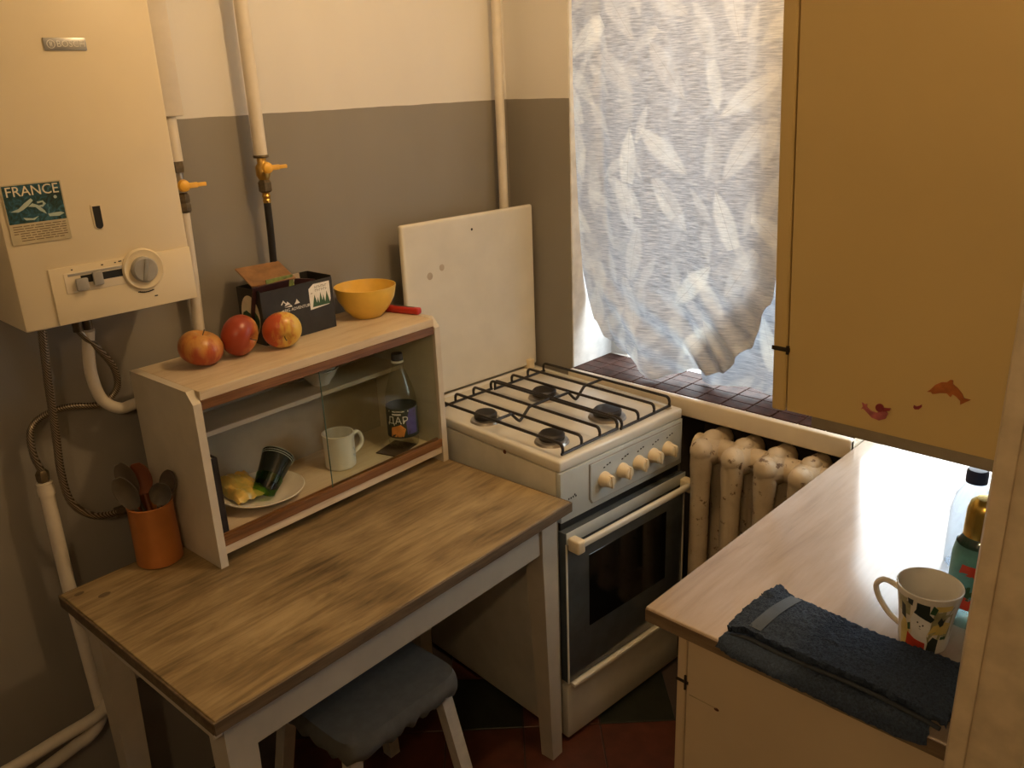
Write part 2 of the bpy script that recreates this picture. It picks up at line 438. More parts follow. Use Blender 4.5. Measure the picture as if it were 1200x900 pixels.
# ================================================================ SETTING
# ---- floor: dark slab with red and near-black tiles laid on the diagonal
fl = structure(MB().box((-3.1, -3.3, -.06), (.3, .12, -.004)).build('floor', M['mortar']))
T = .22; c45 = sqrt(.5); bt = MB().box((-T / 2 + .002, -T / 2 + .002, -.004), (T / 2 - .002, T / 2 - .002, 0), .0012, seg=1).build('floor_tile', M['tile_red'], fl)
bt2 = bt.data.copy(); bt2.materials.clear(); bt2.materials.append(M['tile_green'])
first = True
for i in range(-12, 12):
    for j in range(-12, 12):
        x = -.432 + c45 * T * ((i + .5) - (j + .5)); y = -.696 + c45 * T * ((i + .5) + (j + .5))
        # axes: i along (+,+), j along (-,+); tile (0,-1) lies on the +x side of the seam corner
        h = T * c45
        if x - h < -2.58 or x + h > .0 or y - h < -1.72 or y + h > -.005: continue
        g = (i % 2 == 0 and j % 2 == 1)
        if first: o = bt; first = False
        else: o = bt.copy(); COL.objects.link(o)
        if g: o.data = bt2
        o.parent = fl; o.location = (x, y, 0); o.rotation_euler = (0, 0, pi / 4)
structure(MB().box((-2.7, 0, 0), (.3, .12, 2.6)).build('wall_back', M['wall']))
ww = MB()
ww.box((0, -.25, 0), (.3, 0, 2.6)); ww.box((0, -1.74, .87), (.3, -1.68, 2.6)); ww.box((0, -1.68, 2.3), (.3, -.25, 2.6))
ww.box((.13, -1.168, 0), (.3, -.25, .83)); ww.box((.13, -1.74, 0), (.3, -1.168, .849)); ww.box((0, -.66, 0), (.13, -.25, .83))
wwo = structure(ww.build('wall_window', M['wall']))
nl = MB(); nl.box((.124, -1.1675, .002), (.1295, -.661, .829)); nl.box((.0005, -.6665, .002), (.1235, -.661, .829)); nl.build('niche_dark_face', plain('niche_dark', (.045, .034, .026), .8), wwo)  # thin dark brown sheets over the niche back and side
wr = MB(); wr.box((-1.1, -1.95, 0), (.3, -1.74, 2.6)); wr.box((-2.6, -1.95, 2.12), (-1.1, -1.74, 2.6))
structure(wr.build('wall_right', M['wall']))
structure(MB().box((-2.7, -1.95, 0), (-2.6, 0, 2.6)).build('wall_left', M['wall']))
structure(MB().box((-3.2, -3.4, 2.6), (.3, .12, 2.7)).build('ceiling', M['ceiling']))
wh = MB(); wh.box((-3.1, -3.4, 0), (.3, -3.3, 2.6)); wh.box((-3.2, -3.4, 0), (-3.1, -1.85, 2.6)); wh.box((-3.1, -1.95, 0), (-2.7, -1.85, 2.6)); wh.box((.2, -3.3, 0), (.3, -1.95, 2.6))
structure(wh.build('wall_hall', M['hall']))
# ---- door casing at the right, chipped cream paint
dc = structure(MB().box((-1.118, -1.95, 0), (-1.1005, -1.727, 2.12), .003).build('trim_1', M['trim_cream']))
MB().box((-1.1, -1.7395, 0), (-1.03, -1.722, 2.16), .004).build('casing', M['trim_cream'], dc)
MB().box((-1.124, -1.748, 0), (-1.1185, -1.729, 2.1), .0025).build('bead', M['trim_cream'], dc)
MB().box((-1.132, -1.86, 0), (-1.1185, -1.80, 2.1), .003).build('door_stop', M['trim_cream'], dc)
# ---- window: frame, sash bars, panes, tiled sill with a cream nosing
wf = MB()
for lo, hi in (((.20, -.32, .872), (.26, -.251, 2.299)), ((.20, -1.679, .8495), (.26, -1.61, 2.299)), ((.20, -1.61, .8495), (.26, -.32, .857)), ((.20, -1.61, 2.22), (.26, -.32, 2.299)), ((.20, -.99, .857), (.26, -.93, 2.22))): wf.box(lo, hi, .004)
win = structure(wf.build('window_1', M['white_frame']))
MB().box((.228, -.93, .857), (.232, -.32, 2.22)).build('pane', M['window_glass'], win)
MB().box((.228, -1.61, .857), (.232, -.99, 2.22)).build('pane', M['window_glass'], win)
for lo, hi in (((.002, -.2545, .873), (.199, -.2505, 2.299)), ((.002, -1.6795, .8495), (.199, -1.6755, 2.299)), ((.002, -1.675, 2.295), (.199, -.255, 2.2995))):
    MB().box(lo, hi).build('reveal_lining', M['white_frame'], win)
sill = structure(MB().box((-.022, -1.168, .8305), (.199, -.2505, .866)).build('trim_2', M['cream_gloss']))
MB().box((-.024, -1.168, .818), (-.001, -.2505, .872), .005, seg=3).build('sill_nosing', M['cream_gloss'], sill)
st0 = None
for i in range(4):
    for j in range(12):
        x = .0265 + i * .0485; y = -.2885 - j * .0763
        if st0 is None: st0 = MB().box((-.0232, -.0362, .866), (.0232, .0362, .8715), .001, seg=1).build('sill_tile', M['sill_tile'], sill); o = st0
        else: o = st0.copy(); COL.objects.link(o); o.parent = sill
        o.location = (x, y, rnd.uniform(-.0004, .0006)); o.rotation_euler = (0, 0, rnd.uniform(-.01, .01))

# ---- lamps (outside the frame): kitchen pendant, plus a hall bulb added as fill
for nm, pos, pw, lb in (('pendant_lamp', LAMP_POS, LAMP_POWER, 'bare kitchen bulb hanging on a cord from the ceiling above the stool'), ('pendant_lamp', HALL_FILL_POS, HALL_FILL_POWER, 'added fill bulb in the hall, brightening the wall cabinet side')):
    tl = thing(nm, lb, 'lamp', (pos[0], pos[1], 2.6))
    MB().tube([(0, 0, 0), (0, 0, pos[2] - 2.6 + .1)], .004).build('cord', M['black'], tl)
    MB().lathe([(0, -.0), (.02, 0), (.02, .05), (.012, .06), (0, .06)], 16, (0, 0, pos[2] - 2.6 + .05)).build('socket', M['black'], tl)
    point_light('bulb', (0, 0, pos[2] - 2.6), pw, LAMP_COLOR, .045, tl)

# ================================================================ STOVE
SX, SY, SA = -.0495, -.694, -.065
st = thing('gas_stove', 'white four-burner gas stove with black glass oven door beside the wooden table', 'stove', (SX, SY, 0), SA)
SW, SD, SH = .5, .615, .854
MB().box((-SW, .012, .012), (0, SD - .01, .8235), .004).build('body', M['enamel_old'], st)
hob = MB(); hob.box((-SW, -.002, .824), (0, SD, SH), .006, seg=3)
hob.b.faces.ensure_lookup_table(); top = max((f for f in hob.b.faces), key=lambda f: (f.calc_center_median().z > SH - .001) * f.calc_area())
r = bmesh.ops.inset_region(hob.b, faces=[top], thickness=.020); r = bmesh.ops.inset_region(hob.b, faces=[top], thickness=.006)
bmesh.ops.translate(hob.b, verts=top.verts, vec=(0, 0, -.008))
hob.build('cooktop', M['enamel'], st)
MB().sphere((-.50, .20, .823), .006, (.35, 1, 1)).build('side_screw', M['rust'], st)
burn = ((-.425, .360, .036), (-.185, .368, .040), (-.405, .118, .038), (-.178, .124, .044))
for x, y, r_ in burn:
    b = MB().lathe([(0, 0), (r_ * 1.25, 0), (r_ * 1.15, .007), (r_ * .9, .010), (0, .010)], 28, (x, y, .8455)).build('burner_base', M['steel'], st)
    MB().lathe([(0, 0), (r_ * .9, 0), (r_ * .92, .012), (r_ * .80, .017), (0, .018)], 28, (x, y, .856)).build('burner_cap', M['black_iron'], b)
# control panel with an inset plate, five knobs
cp = MB().box((-SW + .001, -.004, .684), (-.001, .012, .8235), .002).build('control_panel', M['panel_grey'], st)
MB().prism([(-.395, .715), (-.385, .700), (-.02, .700), (-.012, .71), (-.012, .815), (-.395, .815)], (0, -.0042, 0), (1, 0, 0), (0, 0, 1), (0, -.002, 0)).build('panel_groove', M['boiler_grey'], cp)
MB().prism([(-.392, .716), (-.384, .703), (-.02, .703), (-.015, .71), (-.015, .812), (-.392, .812)], (0, -.005, 0), (1, 0, 0), (0, 0, 1), (0, -.003, 0)).build('panel_plate', M['panel_grey'], cp)
mk = MB()
for k, x in enumerate((-.34, -.268, -.203, -.139, -.076)):
    for dx, dz in ((0, .034), (.010, .036), (-.012, .030)): mk.box((x + .012 + dx - .003, -.0086, .757 + dz), (x + .012 + dx + .003, -.0078, .757 + dz + .0035))
for dx, dz in ((0, 0), (.006, .004), (.014, .004), (.022, .005), (.028, .009), (.032, .004)): mk.box((-.478 + dx, -.0046, .738 + dz), (-.474 + dx, -.0036, .743 + dz))
mk.build('panel_markings', M['black'], cp, kind='stuff')
kn = None
for x in (-.343, -.270, -.204, -.140, -.077):
    if kn is None:
        k = MB(); R = Matrix.Rotation(pi / 2, 3, 'X')
        k.lathe([(0, 0), (.021, 0), (.021, .006), (.0185, .010), (.016, .028), (.013, .031), (0, .031)], 20, (0, 0, 0), R)
        k.box((-.004, -.034, -.0175), (.004, -.006, .0175), .002)
        kn = o = k.build('knob', M['knob_cream'], st)
    else: o = kn.copy(); COL.objects.link(o); o.parent = st
    o.location = (x, -.008, .757); o.rotation_euler = (0, rnd.uniform(-.2, .2), 0)
MB().box((-SW + .006, .004, .655), (-.006, .02, .684)).build('gap_shadow', M['black'], st)
# oven door
od = MB().box((-SW + .002, -.018, .200), (-.002, .010, .660), .003).build('oven_door', M['oven_glass'], st)
MB().box((-SW + .002, -.021, .628), (-.002, -.0185, .662), .001).build('door_top_strip', M['panel_grey'], od)
MB().box((-.413, -.0195, .345), (-.085, -.0182, .565), .0006, seg=1).build('oven_window', M['oven_window'], od)
MB().box((-SW, -.0195, .20), (-SW + .006, -.0175, .63)).build('edge_strip', M['enamel'], od)
MB().box((-.006, -.0195, .20), (0, -.0175, .63)).build('edge_strip', M['enamel'], od)
hd = MB(); hd.box((-SW + .012, -.060, .627), (-.004, -.046, .645), .005, seg=3)
handle = hd.build('door_handle', M['enamel'], od)
for x in (-SW + .004, -.03):
    MB().box((x, -.06, .612), (x + .028, -.0205, .650), .006, seg=3).build('handle_mount', M['knob_cream'], od)
MB().box((-SW + .015, -.030, .186), (-.006, -.004, .197), .002).build('door_ledge', M['enamel'], st)
dr = MB().box((-SW + .002, -.014, .014), (-.002, .010, .184), .004).build('drawer_front', M['enamel_old'], st)
MB().box((-SW + .03, .02, 0), (-.03, .55, .02)).build('plinth', M['black'], st)
# lid, tipped up and leaning a touch toward the wall
lid = MB(); lid.box((-SW - .004, .588, .862), (.000, .606, 1.382), .007, seg=3)
lid.b.faces.ensure_lookup_table(); front = min(lid.b.faces, key=lambda f: f.calc_center_median().y + (f.calc_area() < .1))
bmesh.ops.inset_region(lid.b, faces=[front], thickness=.006); bmesh.ops.inset_region(lid.b, faces=[front], thickness=.034); bmesh.ops.translate(lid.b, verts=front.verts, vec=(0, .007, 0))
lo = lid.build('stove_lid', M['enamel'], st, angle=50)
for x in (-.46, -.035):
    MB().box((x - .012, .575, .853), (x + .012, .604, .884), .003).build('lid_hinge', M['knob_cream'], lo)
sc_ = plain('scorch', (.46, .39, .30), .5)
for cx, cz, a, b in ((-.41, 1.225, .010, .011), (-.365, 1.243, .009, .010)):
    part_label(MB().prism(ell(cx, cz, a, b, 14), (0, .5947, 0), (1, 0, 0), (0, 0, 1), (0, -.0003, 0)).build('scorch_mark', sc_, lo), 'brownish scorch mark')
MB().prism(ell(-.245, 1.337, .0035, .004, 10), (0, .5947, 0), (1, 0, 0), (0, 0, 1), (0, -.0006, 0)).build('lid_hole', M['black'], lo)
# pan supports
SMAT = Matrix.Translation((SX, SY, 0)) @ Matrix.Rotation(SA, 4, 'Z')
def grate(x0, x1, name, label):
    g = thing(name, label, 'pan support', SMAT @ Vector(((x0 + x1) / 2, .27, .8545)), SA + .035, 'pan supports on the stove')
    w = (x1 - x0) / 2; y0, y1 = -.245, .245; r = .0043; zt = .031; zl = .0043
    xs = [-w, -w / 3, w / 3, w]
    for y in (y0, y1): MB().tube([(-w - .004, y, zl), (w + .004, y, zl)], r, 8).build('cross_bar', M['black_iron'], g)
    for k, x in enumerate(xs):
        p = [(x, y0, zl), (x, y0 - .001, zt - .012)] + arc((x, y0 + .012, zt - .012), .012, pi, pi / 2, 5, (0, 1, 0), (0, 0, 1)) + arc((x, y1 - .012, zt - .012), .012, pi / 2, 0, 5, (0, 1, 0), (0, 0, 1)) + [(x, y1 + .001, zt - .012), (x, y1, zl)]
        MB().tube(p, r, 8).build('wire', M['black_iron'], g)
    a, b = xs[1], xs[2]
    MB().tube([(-w, 0, zt), (a - .01, 0, zt)] + spline([(a - .01, 0, zt), (a + .012, -.004, zt - .024), (a + .024, -.004, zt - .024), (b - .012, 0, zt)], 5) + [(b, 0, zt), (w, 0, zt)], r, 8).build('cross_wire', M['black_iron'], g)
    return g
grate(-.472, -.256, 'pan_support', 'black wire pan support over the two burners nearest the table')
grate(-.246, -.030, 'pan_support', 'black wire pan support over the two burners nearest the window')

# ================================================================ TABLE
TX, TY, TA, TZ = -1.5345, -.7598, .0466, .770
tb = thing('wooden_table', 'worn wooden table with unvarnished brown top and white painted legs', 'table', (TX, TY, 0), TA)
tw, td = .974, .607
ttop = MB().box((.004, .004, TZ - .024), (tw - .004, td - .004, TZ), .0012, seg=1)
ttop.build('tabletop', M['tabletop'], tb)
for lo, hi in (((0, -.001, TZ - .027), (tw, .0036, TZ - .0015)), ((0, td - .0036, TZ - .027), (tw, td + .001, TZ - .0015)), ((-.001, .0036, TZ - .027), (.0036, td - .0036, TZ - .0015)), ((tw - .0036, .0036, TZ - .027), (tw + .001, td - .0036, TZ - .0015))):
    MB().box(lo, hi, .001, seg=1).build('edge_strip', M['table_edge'], tb)
def table_leg(x, y, sx, sy):
    b = MB(); v = []
    for z, w in ((TZ - .0245, .058), (TZ - .14, .058), (0, .040)):
        xs = (x, x + sx * w); ys = (y, y + sy * w)
        v.append([b.b.verts.new((px, py, z)) for px, py in ((xs[0], ys[0]), (xs[1], ys[0]), (xs[1], ys[1]), (xs[0], ys[1]))])
    for A, B in zip(v, v[1:]):
        for k in range(4): b.b.faces.new((A[k], A[(k + 1) % 4], B[(k + 1) % 4], B[k]))
    b.b.faces.new(v[0]); b.b.faces.new(v[-1])
    b.build('leg', M['table_white'], tb)
table_leg(.028, .030, 1, 1); table_leg(tw - .024, .030, -1, 1); table_leg(.028, td - .03, 1, -1); table_leg(tw - .024, td - .03, -1, -1)
for lo, hi in (((.087, .036, TZ - .125), (tw - .083, .054, TZ - .0245)), ((.087, td - .054, TZ - .125), (tw - .083, td - .036, TZ - .0245)), ((.010, .030, TZ - .060), (.0275, td - .030, TZ - .0245)), ((tw - .048, .09, TZ - .125), (tw - .03, td - .09, TZ - .0245))):
    MB().box(lo, hi, .002, seg=1).build('apron', M['table_white'], tb)

for kx, ky, kr in ((.030, .575, .008), (.062, .528, .010)):
    MB().prism(ell(kx, ky, kr * 1.3, kr * .8, 12), (0, 0, TZ), (1, 0, 0), (0, 1, 0), (0, 0, .0003)).build('knot', M['table_edge'], tb)
# ================================================================ STOOL
so = thing('stool', 'low white stool with a grey fabric seat cover, tucked under the table', 'stool', (-1.075, -.50, 0), .03)
def cushion(u, v):
    pass
sb = MB(); NU, NV = 120, 12; hw, hd_ = .172, .165
rings = []
for j in range(NV + 1):
    t_ = j / NV; ring = []
    for i in range(NU):
        a = 2 * pi * i / NU; n = 5.0
        c_, s_ = cos(a), sin(a); n = 9.0; rr = (abs(c_) ** n + abs(s_) ** n) ** (-1 / n)
        if t_ < .5: k = t_ / .5; sc = k * .955; z = .449 - .003 * k * k
        else:
            k = (t_ - .5) / .5; sc = .955 + .045 * sin(min(1, k * 2.0) * pi / 2) - .05 * max(0, k - .7) / .3; z = .446 - .056 * k - .006 * sin(a * 23 + 2 * sin(a * 5)) * k
            sc += .016 * sin(a * 29 + 1.5 * sin(a * 7)) * k * k
        if j == 0: sc = .02
        ring.append(sb.b.verts.new((hw * rr * c_ * sc, hd_ * rr * s_ * sc, z)))
    rings.append(ring)
sb.b.faces.new(rings[0])
for A, B in zip(rings, rings[1:]):
    for k in range(NU): sb.b.faces.new((A[k], A[(k + 1) % NU], B[(k + 1) % NU], B[k]))
sb.build('seat_cover', M['seat_grey'], so, angle=60)
MB().box((-.155, -.148, .385), (.155, .148, .425), .006).build('seat', M['stool_white'], so)
for sx_ in (-1, 1):
    for sy_ in (-1, 1):
        b = MB(); v = []
        for z, ox in ((.40, .115), (0, .165)):
            v.append([b.b.verts.new((sx_ * (ox + dx), sy_ * (ox * .9 + dy), z)) for dx, dy in ((0, 0), (.032, 0), (.032, .032), (0, .032))])
        for k in range(4): b.b.faces.new((v[0][k], v[0][(k + 1) % 4], v[1][(k + 1) % 4], v[1][k]))
        b.b.faces.new(v[0]); b.b.faces.new(v[1]); b.build('leg', M['stool_white'], so)

# ================================================================ SHELF UNIT
HX, HY, HA = -1.2853, -.3282, .05
hs = thing('shelf_cabinet', 'small cream cupboard with one sliding glass door standing on the table', 'cabinet', (HX, HY, TZ), HA)
HW, HD, HH = .700, .262, .405
prof = [(0, 0), (0, HH - .025), (.022, HH), (HD, HH), (HD, 0)]
for x, nm in ((0, 'side_panel'), (HW - .018, 'side_panel')):
    MB().prism(prof, (x, 0, 0), (0, 1, 0), (0, 0, 1), (.018, 0, 0)).build(nm, M['shelf_side'], hs)
MB().box((.0185, .002, HH - .020), (HW - .0185, HD, HH), .001, seg=1).build('top_board', M['shelf_top'], hs)
MB().box((.0185, .004, .026), (HW - .0185, HD - .006, .046), .001, seg=1).build('bottom_board', M['shelf_top'], hs)
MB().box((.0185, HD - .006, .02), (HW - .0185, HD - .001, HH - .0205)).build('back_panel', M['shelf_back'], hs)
MB().box((.0185, .003, HH - .042), (HW - .0185, .020, HH - .0205), .001, seg=1).build('top_rail', M['rail_brown'], hs)
rl = MB(); rl.box((.0185, .001, .0465), (HW - .0185, .006, .068)); rl.box((.0185, .010, .0465), (HW - .0185, .013, .066)); rl.box((.0185, .017, .0465), (HW - .0185, .021, .068)); rl.box((.0185, .006, .0465), (HW - .0185, .017, .056))
rl.build('bottom_rail', M['rail_brown'], hs)
MB().box((.0185, .135, .246), (HW - .0185, HD - .007, .258), .001, seg=1).build('half_shelf', M['shelf_side'], hs)
MB().box((.318, .0068, .057), (HW - .022, .0095, HH - .045)).build('glass_door', M['pane_glass'], hs)
MB().box((.3165, .0066, .057), (.3179, .0097, HH - .045)).build('glass_edge', plain('glass_edge', (.10, .16, .13), .2), hs)
HM = Matrix.Translation((HX, HY, TZ)) @ Matrix.Rotation(HA, 4, 'Z')
def onshelf(x, y, z): return HM @ Vector((x, y, z))
FZ = .0463
# dark book standing against the left side
bk = thing('book', 'thin dark patterned book standing upright inside the cupboard at its left end', 'book', onshelf(.0195, .026, FZ), HA)
bm2 = plain('book_cover', (.02, .016, .016), .4, var=.8, scale=30)
MB().box((.0225, 0, 0), (.027, .14, .196), .0008, seg=1).build('cover', bm2, bk); MB().box((0, 0, 0), (.0035, .14, .196), .0008, seg=1).build('cover', bm2, bk); MB().box((.0036, -.0005, 0), (.0224, .003, .196)).build('spine', bm2, bk)
MB().box((.0037, .0031, .003), (.0223, .137, .192)).build('pages', M['print_cream'], bk)
# plate with a yellow packet and a dark cup in plastic
pl = thing('plate', 'cream plate inside the cupboard holding a cup and a yellow packet', 'plate', onshelf(.203, .134, FZ), HA)
MB().lathe([(0, .004), (.055, .004), (.068, .008), (.100, .026), (.1015, .028), (.099, .029), (.066, .013), (.052, .009), (0, .009)], 48).build('dish', M['cream_china'], pl)
pk = thing('snack_packet', 'crumpled yellow packet lying on the plate inside the cupboard', 'packet', onshelf(.165, .160, FZ + .010), HA)
def crump(u, v, base=0):
    x = (u - .5) * .085; y = (v - .5) * .10
    z = .026 * (1 - (2 * u - 1) ** 2) ** .5 * (1 - (2 * v - 1) ** 4) ** .5 + .005 * sin(7 * u + 4 * v) * sin(6 * v) + .0025 * sin(23 * u + 11 * v)
    return Vector((x, y, .014 + max(z, -.002) + .035 * max(0, v - .35)))
MB().grid(crump, 16, 16, .012).build('wrapper', M['yellow_foil'], pk, angle=25)
cpz = thing('plastic_cup', 'dark plastic cup with a white-ringed rim lying on the plate in the cupboard', 'cup', onshelf(.190, .104, FZ + .034), HA)
Rc = Vector((0, 0, 1)).rotation_difference(Vector((.72, .36, .55)).normalized()).to_matrix()
MB().lathe([(.0285, .018), (.0385, .098), (.0395, .100), (.037, .100), (.0275, .020)], 32, rot=Rc).build('wall', M['cup_dark'], cpz)
MB().lathe([(0, 0), (.027, 0), (.0325, .038), (.0, .038)], 32, rot=Rc).build('cup_base', M['cup_green'], cpz)
for z, r_ in ((.100, .0398), (.094, .0389), (.089, .0381)): MB().lathe([(r_, z), (r_ + .0008, z + .0008), (r_, z + .0018)], 32, rot=Rc).build('rim_ring', M['print_pale'], cpz)
# mugs etc
def handle_tube(o, x0, z0, z1, out, r, mat, parent, ang=0.0, sq=.75):
    pts = spline([(x0 - .004, 0, z1), (x0 + out * .6, 0, z1 + .004), (x0 + out, 0, z1 - (z1 - z0) * .3), (x0 + out * .8, 0, z0 + (z1 - z0) * .28), (x0 - .004, 0, z0)], 7)
    b = MB().tube(pts, r, 10); bmesh.ops.scale(b.b, verts=b.b.verts, vec=(1, 1.35, 1)); bmesh.ops.rotate(b.b, verts=b.b.verts, cent=(0, 0, 0), matrix=Matrix.Rotation(ang, 3, 'Z'))
    return b.build('handle', mat, parent)
mg = thing('white_mug', 'plain white mug with small dark print behind the cupboard glass', 'mug', onshelf(.437, .130, FZ), HA)
MB().lathe([(0, 0), (.036, 0), (.0395, .004), (.041, .09), (.0415, .093), (.038, .093), (.0365, .008), (0, .006)], 36).build('cup', M['china'], mg)
handle_tube(None, .040, .022, .074, .030, .0048, M['china'], mg, -.1)
pr = MB()
for k in range(5):
    a = -1.05 + .14 * (k % 3 - 1) * .8; z = .052 - k * .006
    for q in range(3):
        b_ = a + q * .055 - .05; r_ = .0408
        p = [Vector((r_ * cos(b_ + d), r_ * sin(b_ + d), z + e)) for d, e in ((0, 0), (.035, 0), (.035, .003), (0, .003))]
        pr.b.faces.new([pr.b.verts.new(x) for x in p])
pr.build('print', M['print_blue'], mg)
for k in range(3):
    bw = thing('soup_bowl', ('lowest', 'middle', 'topmost')[k] + ' white bowl of the stack on the half shelf inside the cupboard', 'bowl', onshelf(.446, .192, .2585 + k * .012), HA, 'white bowls stacked in the cupboard')
    MB().lathe([(0, 0), (.025, 0), (.026, .004), (.040, .022), (.050, .040), (.052, .041), (.050, .043), (.038, .026), (.022, .008), (0, .007)], 32).build('vessel', M['china'], bw)
mt = tag(MB().box((-.052, -.036, 0), (.040, .036, .003), .001, rz=.25, seg=1).build('mat', plain('mat_brown', (.06, .035, .022), .8), None, onshelf(.600, .090, FZ + .0003), (0, 0, HA)), 'small dark mat under the bottle in the cupboard', 'mat')
bt_ = thing('juice_bottle', 'clear plastic bottle with dark cap and fruit label in the cupboard', 'bottle', onshelf(.622, .088, FZ + .0038), HA)
MB().lathe([(0, .004), (.030, 0), (.040, .006), (.0415, .02), (.040, .028), (.0415, .034), (.0415, .125), (.040, .132), (.041, .138), (.038, .158), (.028, .190), (.0165, .220), (.0135, .232), (.0135, .244)], 36).build('bottle_body', M['bottle_plastic'], bt_)
MB().lathe([(.0136, .2435), (.0165, .2435), (.0165, .238), (.0136, .238)], 24).build('neck_ring', M['print_white'], bt_)
MB().lathe([(0, .262), (.0145, .262), (.0155, .259), (.0155, .2445), (0, .2445)], 24).build('cap', M['bottle_cap'], bt_)
def wrap(b, pts, r, z0=0):
    """flat polygon (angle*r, z) wrapped on a cylinder, fan from its centroid; r may be a function of z"""
    cx = sum(p[0] for p in pts) / len(pts); cz = sum(p[1] for p in pts) / len(pts)
    def P(a, z): R_ = r(z) if callable(r) else r; return Vector((R_ * cos(a), R_ * sin(a), z))
    out = []
    for (a, z), (a2, z2) in zip(pts, pts[1:] + pts[:1]):
        n = 3
        for k in range(n): out.append((a + (a2 - a) * k / n, z + (z2 - z) * k / n))
    mid = [((a + cx) / 2, (z + cz) / 2) for a, z in out]
    V0 = [b.b.verts.new(P(*p)) for p in out]; V1 = [b.b.verts.new(P(*p)) for p in mid]; c = b.b.verts.new(P(cx, cz)); n = len(out)
    for k in range(n):
        q = (k + 1) % n; b.b.faces.new((V0[k], V0[q], V1[q], V1[k])); b.b.faces.new((V1[k], V1[q], c))
MB().lathe([(.0421, .036), (.0421, .118)], 40).build('label_band', M['print_dark'], bt_)
d0 = -2.35   # direction facing the viewer
lb = MB(); wrap(lb, [(d0 + a, z) for a, z in ((-.75, .040), (.1, .040), (.25, .062), (-.05, .075), (-.7, .066))], .0424); lb.build('label_fruit', M['print_orange'], bt_)
lb = MB(); wrap(lb, [(d0 + a, z) for a, z in ((.35, .045), (1.1, .045), (1.1, .116), (.55, .116), (.3, .08))], .0424); lb.build('label_fruit', M['print_violet'], bt_)
lb = MB(); wrap(lb, [(d0 + a, .110 + b) for a, b in ((-.85, 0), (.5, 0), (.5, .004), (-.85, .004))], .0424); wrap(lb, [(d0 + a, z) for a, z in ((-.6, .1015), (0, .1015), (0, .106), (-.6, .106))], .0424); lb.build('label_line', M['print_white'], bt_)
def wrap_text(body, size, r, ang, z, mat, parent, name, depth=.0003):
    o = text(name, body, size, mat, parent, (0, 0, 0), (0, 0, 0), depth)
    for v in o.data.vertices:
        x, y, d = v.co; a = ang + x / r; rr = r + .0006 + d
        v.co = (rr * cos(a), rr * sin(a), z + y)
    return o
wrap_text('ДАР', .028, .0422, d0 - .25, .086, M['print_white'], bt_, 'label_text')

# ---- on top of the shelf
TOPZ = HH + .0005
def apple(loc, s, mat, tilt, label):
    a = thing('apple', label, 'apple', loc, rnd.uniform(0, 6), 'apples on the cupboard')
    b = MB(); pr_ = []
    for k in range(21):
        f = pi * k / 20; r = .043 * (1.05 - .18 * abs(cos(f)) ** 3) * (1 + .04 * cos(f)); R_ = r * sin(f); Z = r * cos(f) * .98 - .013 * math.exp(-(R_ / .011) ** 2) * (1 if cos(f) > 0 else -.7)
        pr_.append((R_ * (1.06), Z))
    b.lathe(pr_, 28); bmesh.ops.scale(b.b, verts=b.b.verts, vec=(s, s, s)); rot = Matrix.Rotation(tilt[0], 3, 'X') @ Matrix.Rotation(tilt[1], 3, 'Y')
    bmesh.ops.rotate(b.b, verts=b.b.verts, cent=(0, 0, 0), matrix=rot)
    dz = -min(v.co.z for v in b.b.verts); bmesh.ops.translate(b.b, verts=b.b.verts, vec=(0, 0, dz)); a.rotation_euler = (0, 0, 0)
    b.build('flesh', mat, a)
    d = rot @ Vector((0, 0, 1))
    c = Vector((0, 0, dz)); MB().tube([c + d * .022 * s, c + d * .034 * s, c + d * .042 * s + Vector((.003, .002, 0))], [.0012, .0011, .0016], 6).build('stem', M['spoon_dark'], a)
red = (.33, .050, .022); org = (.50, .20, .05); yel = (.60, .42, .12)
apple(onshelf(.120, .158, TOPZ), 1.02, apple_mat('apple_red', (.56, .27, .07), (.40, .085, .03), red, (-.3, -.2, -.7)), (.15, .25), 'orange-red apple nearest the boiler on top of the cupboard')
apple(onshelf(.212, .148, TOPZ), 1.0, apple_mat('apple_streaked', yel, (.46, .13, .04), red, (-1.7, -.3, .4)), (1.9, .5), 'red streaked apple in the middle of the three apples')
apple(onshelf(.302, .112, TOPZ), .95, apple_mat('apple_yellow', (.70, .50, .11), (.72, .48, .10), (.50, .09, .03), (-1.3, .2, .1)), (2.1, -.3), 'yellow apple with one red cheek in front of the black carton')
bx = thing('tea_carton', 'open black cardboard carton with mountain print on top of the cupboard', 'box', onshelf(.287, .160, TOPZ), HA)
bw_, bd_, bh_ = .207, .098, .132
MB().box((0, 0, 0), (bw_, bd_, .0015)).build('base', M['carton'], bx)
MB().box((0, 0, .0016), (bw_, .0015, bh_ - .004)).build('front_wall', M['carton'], bx)
MB().box((0, bd_ - .0015, .0016), (bw_, bd_, bh_)).build('back_wall', M['carton'], bx)
MB().box((0, .0016, .0016), (.0015, bd_ - .0016, bh_)).build('end_wall', M['carton'], bx)
MB().box((bw_ - .0015, .0016, .0016), (bw_, bd_ - .0016, bh_)).build('end_wall', M['carton'], bx)
MB().box((.0016, .0016, .0017), (bw_ - .0016, bd_ - .0016, .004)).build('liner', M['carton_in'], bx)
FO, FU, FV, FD = (0, -.0002, 0), (1, 0, 0), (0, 0, 1), (0, -.0004, 0)
b = MB()
b.prism([(.052, .088), (.060, .098), (.068, .088), (.066, .087), (.060, .0935), (.055, .087)], FO, FU, FV, FD); b.prism([(.062, .083), (.071, .093), (.080, .084), (.074, .085)], FO, FU, FV, FD)
b.prism([(.062, .080), (.084, .078), (.081, .083), (.07, .081)], FO, FU, FV, FD); b.prism([(.090, .082), (.106, .083), (.098, .094), (.095, .088)], FO, FU, FV, FD)
b.prism([(.048, .072), (.060, .070), (.058, .075)], FO, FU, FV, FD)
b.build('mountain_print', M['print_white'], bx)
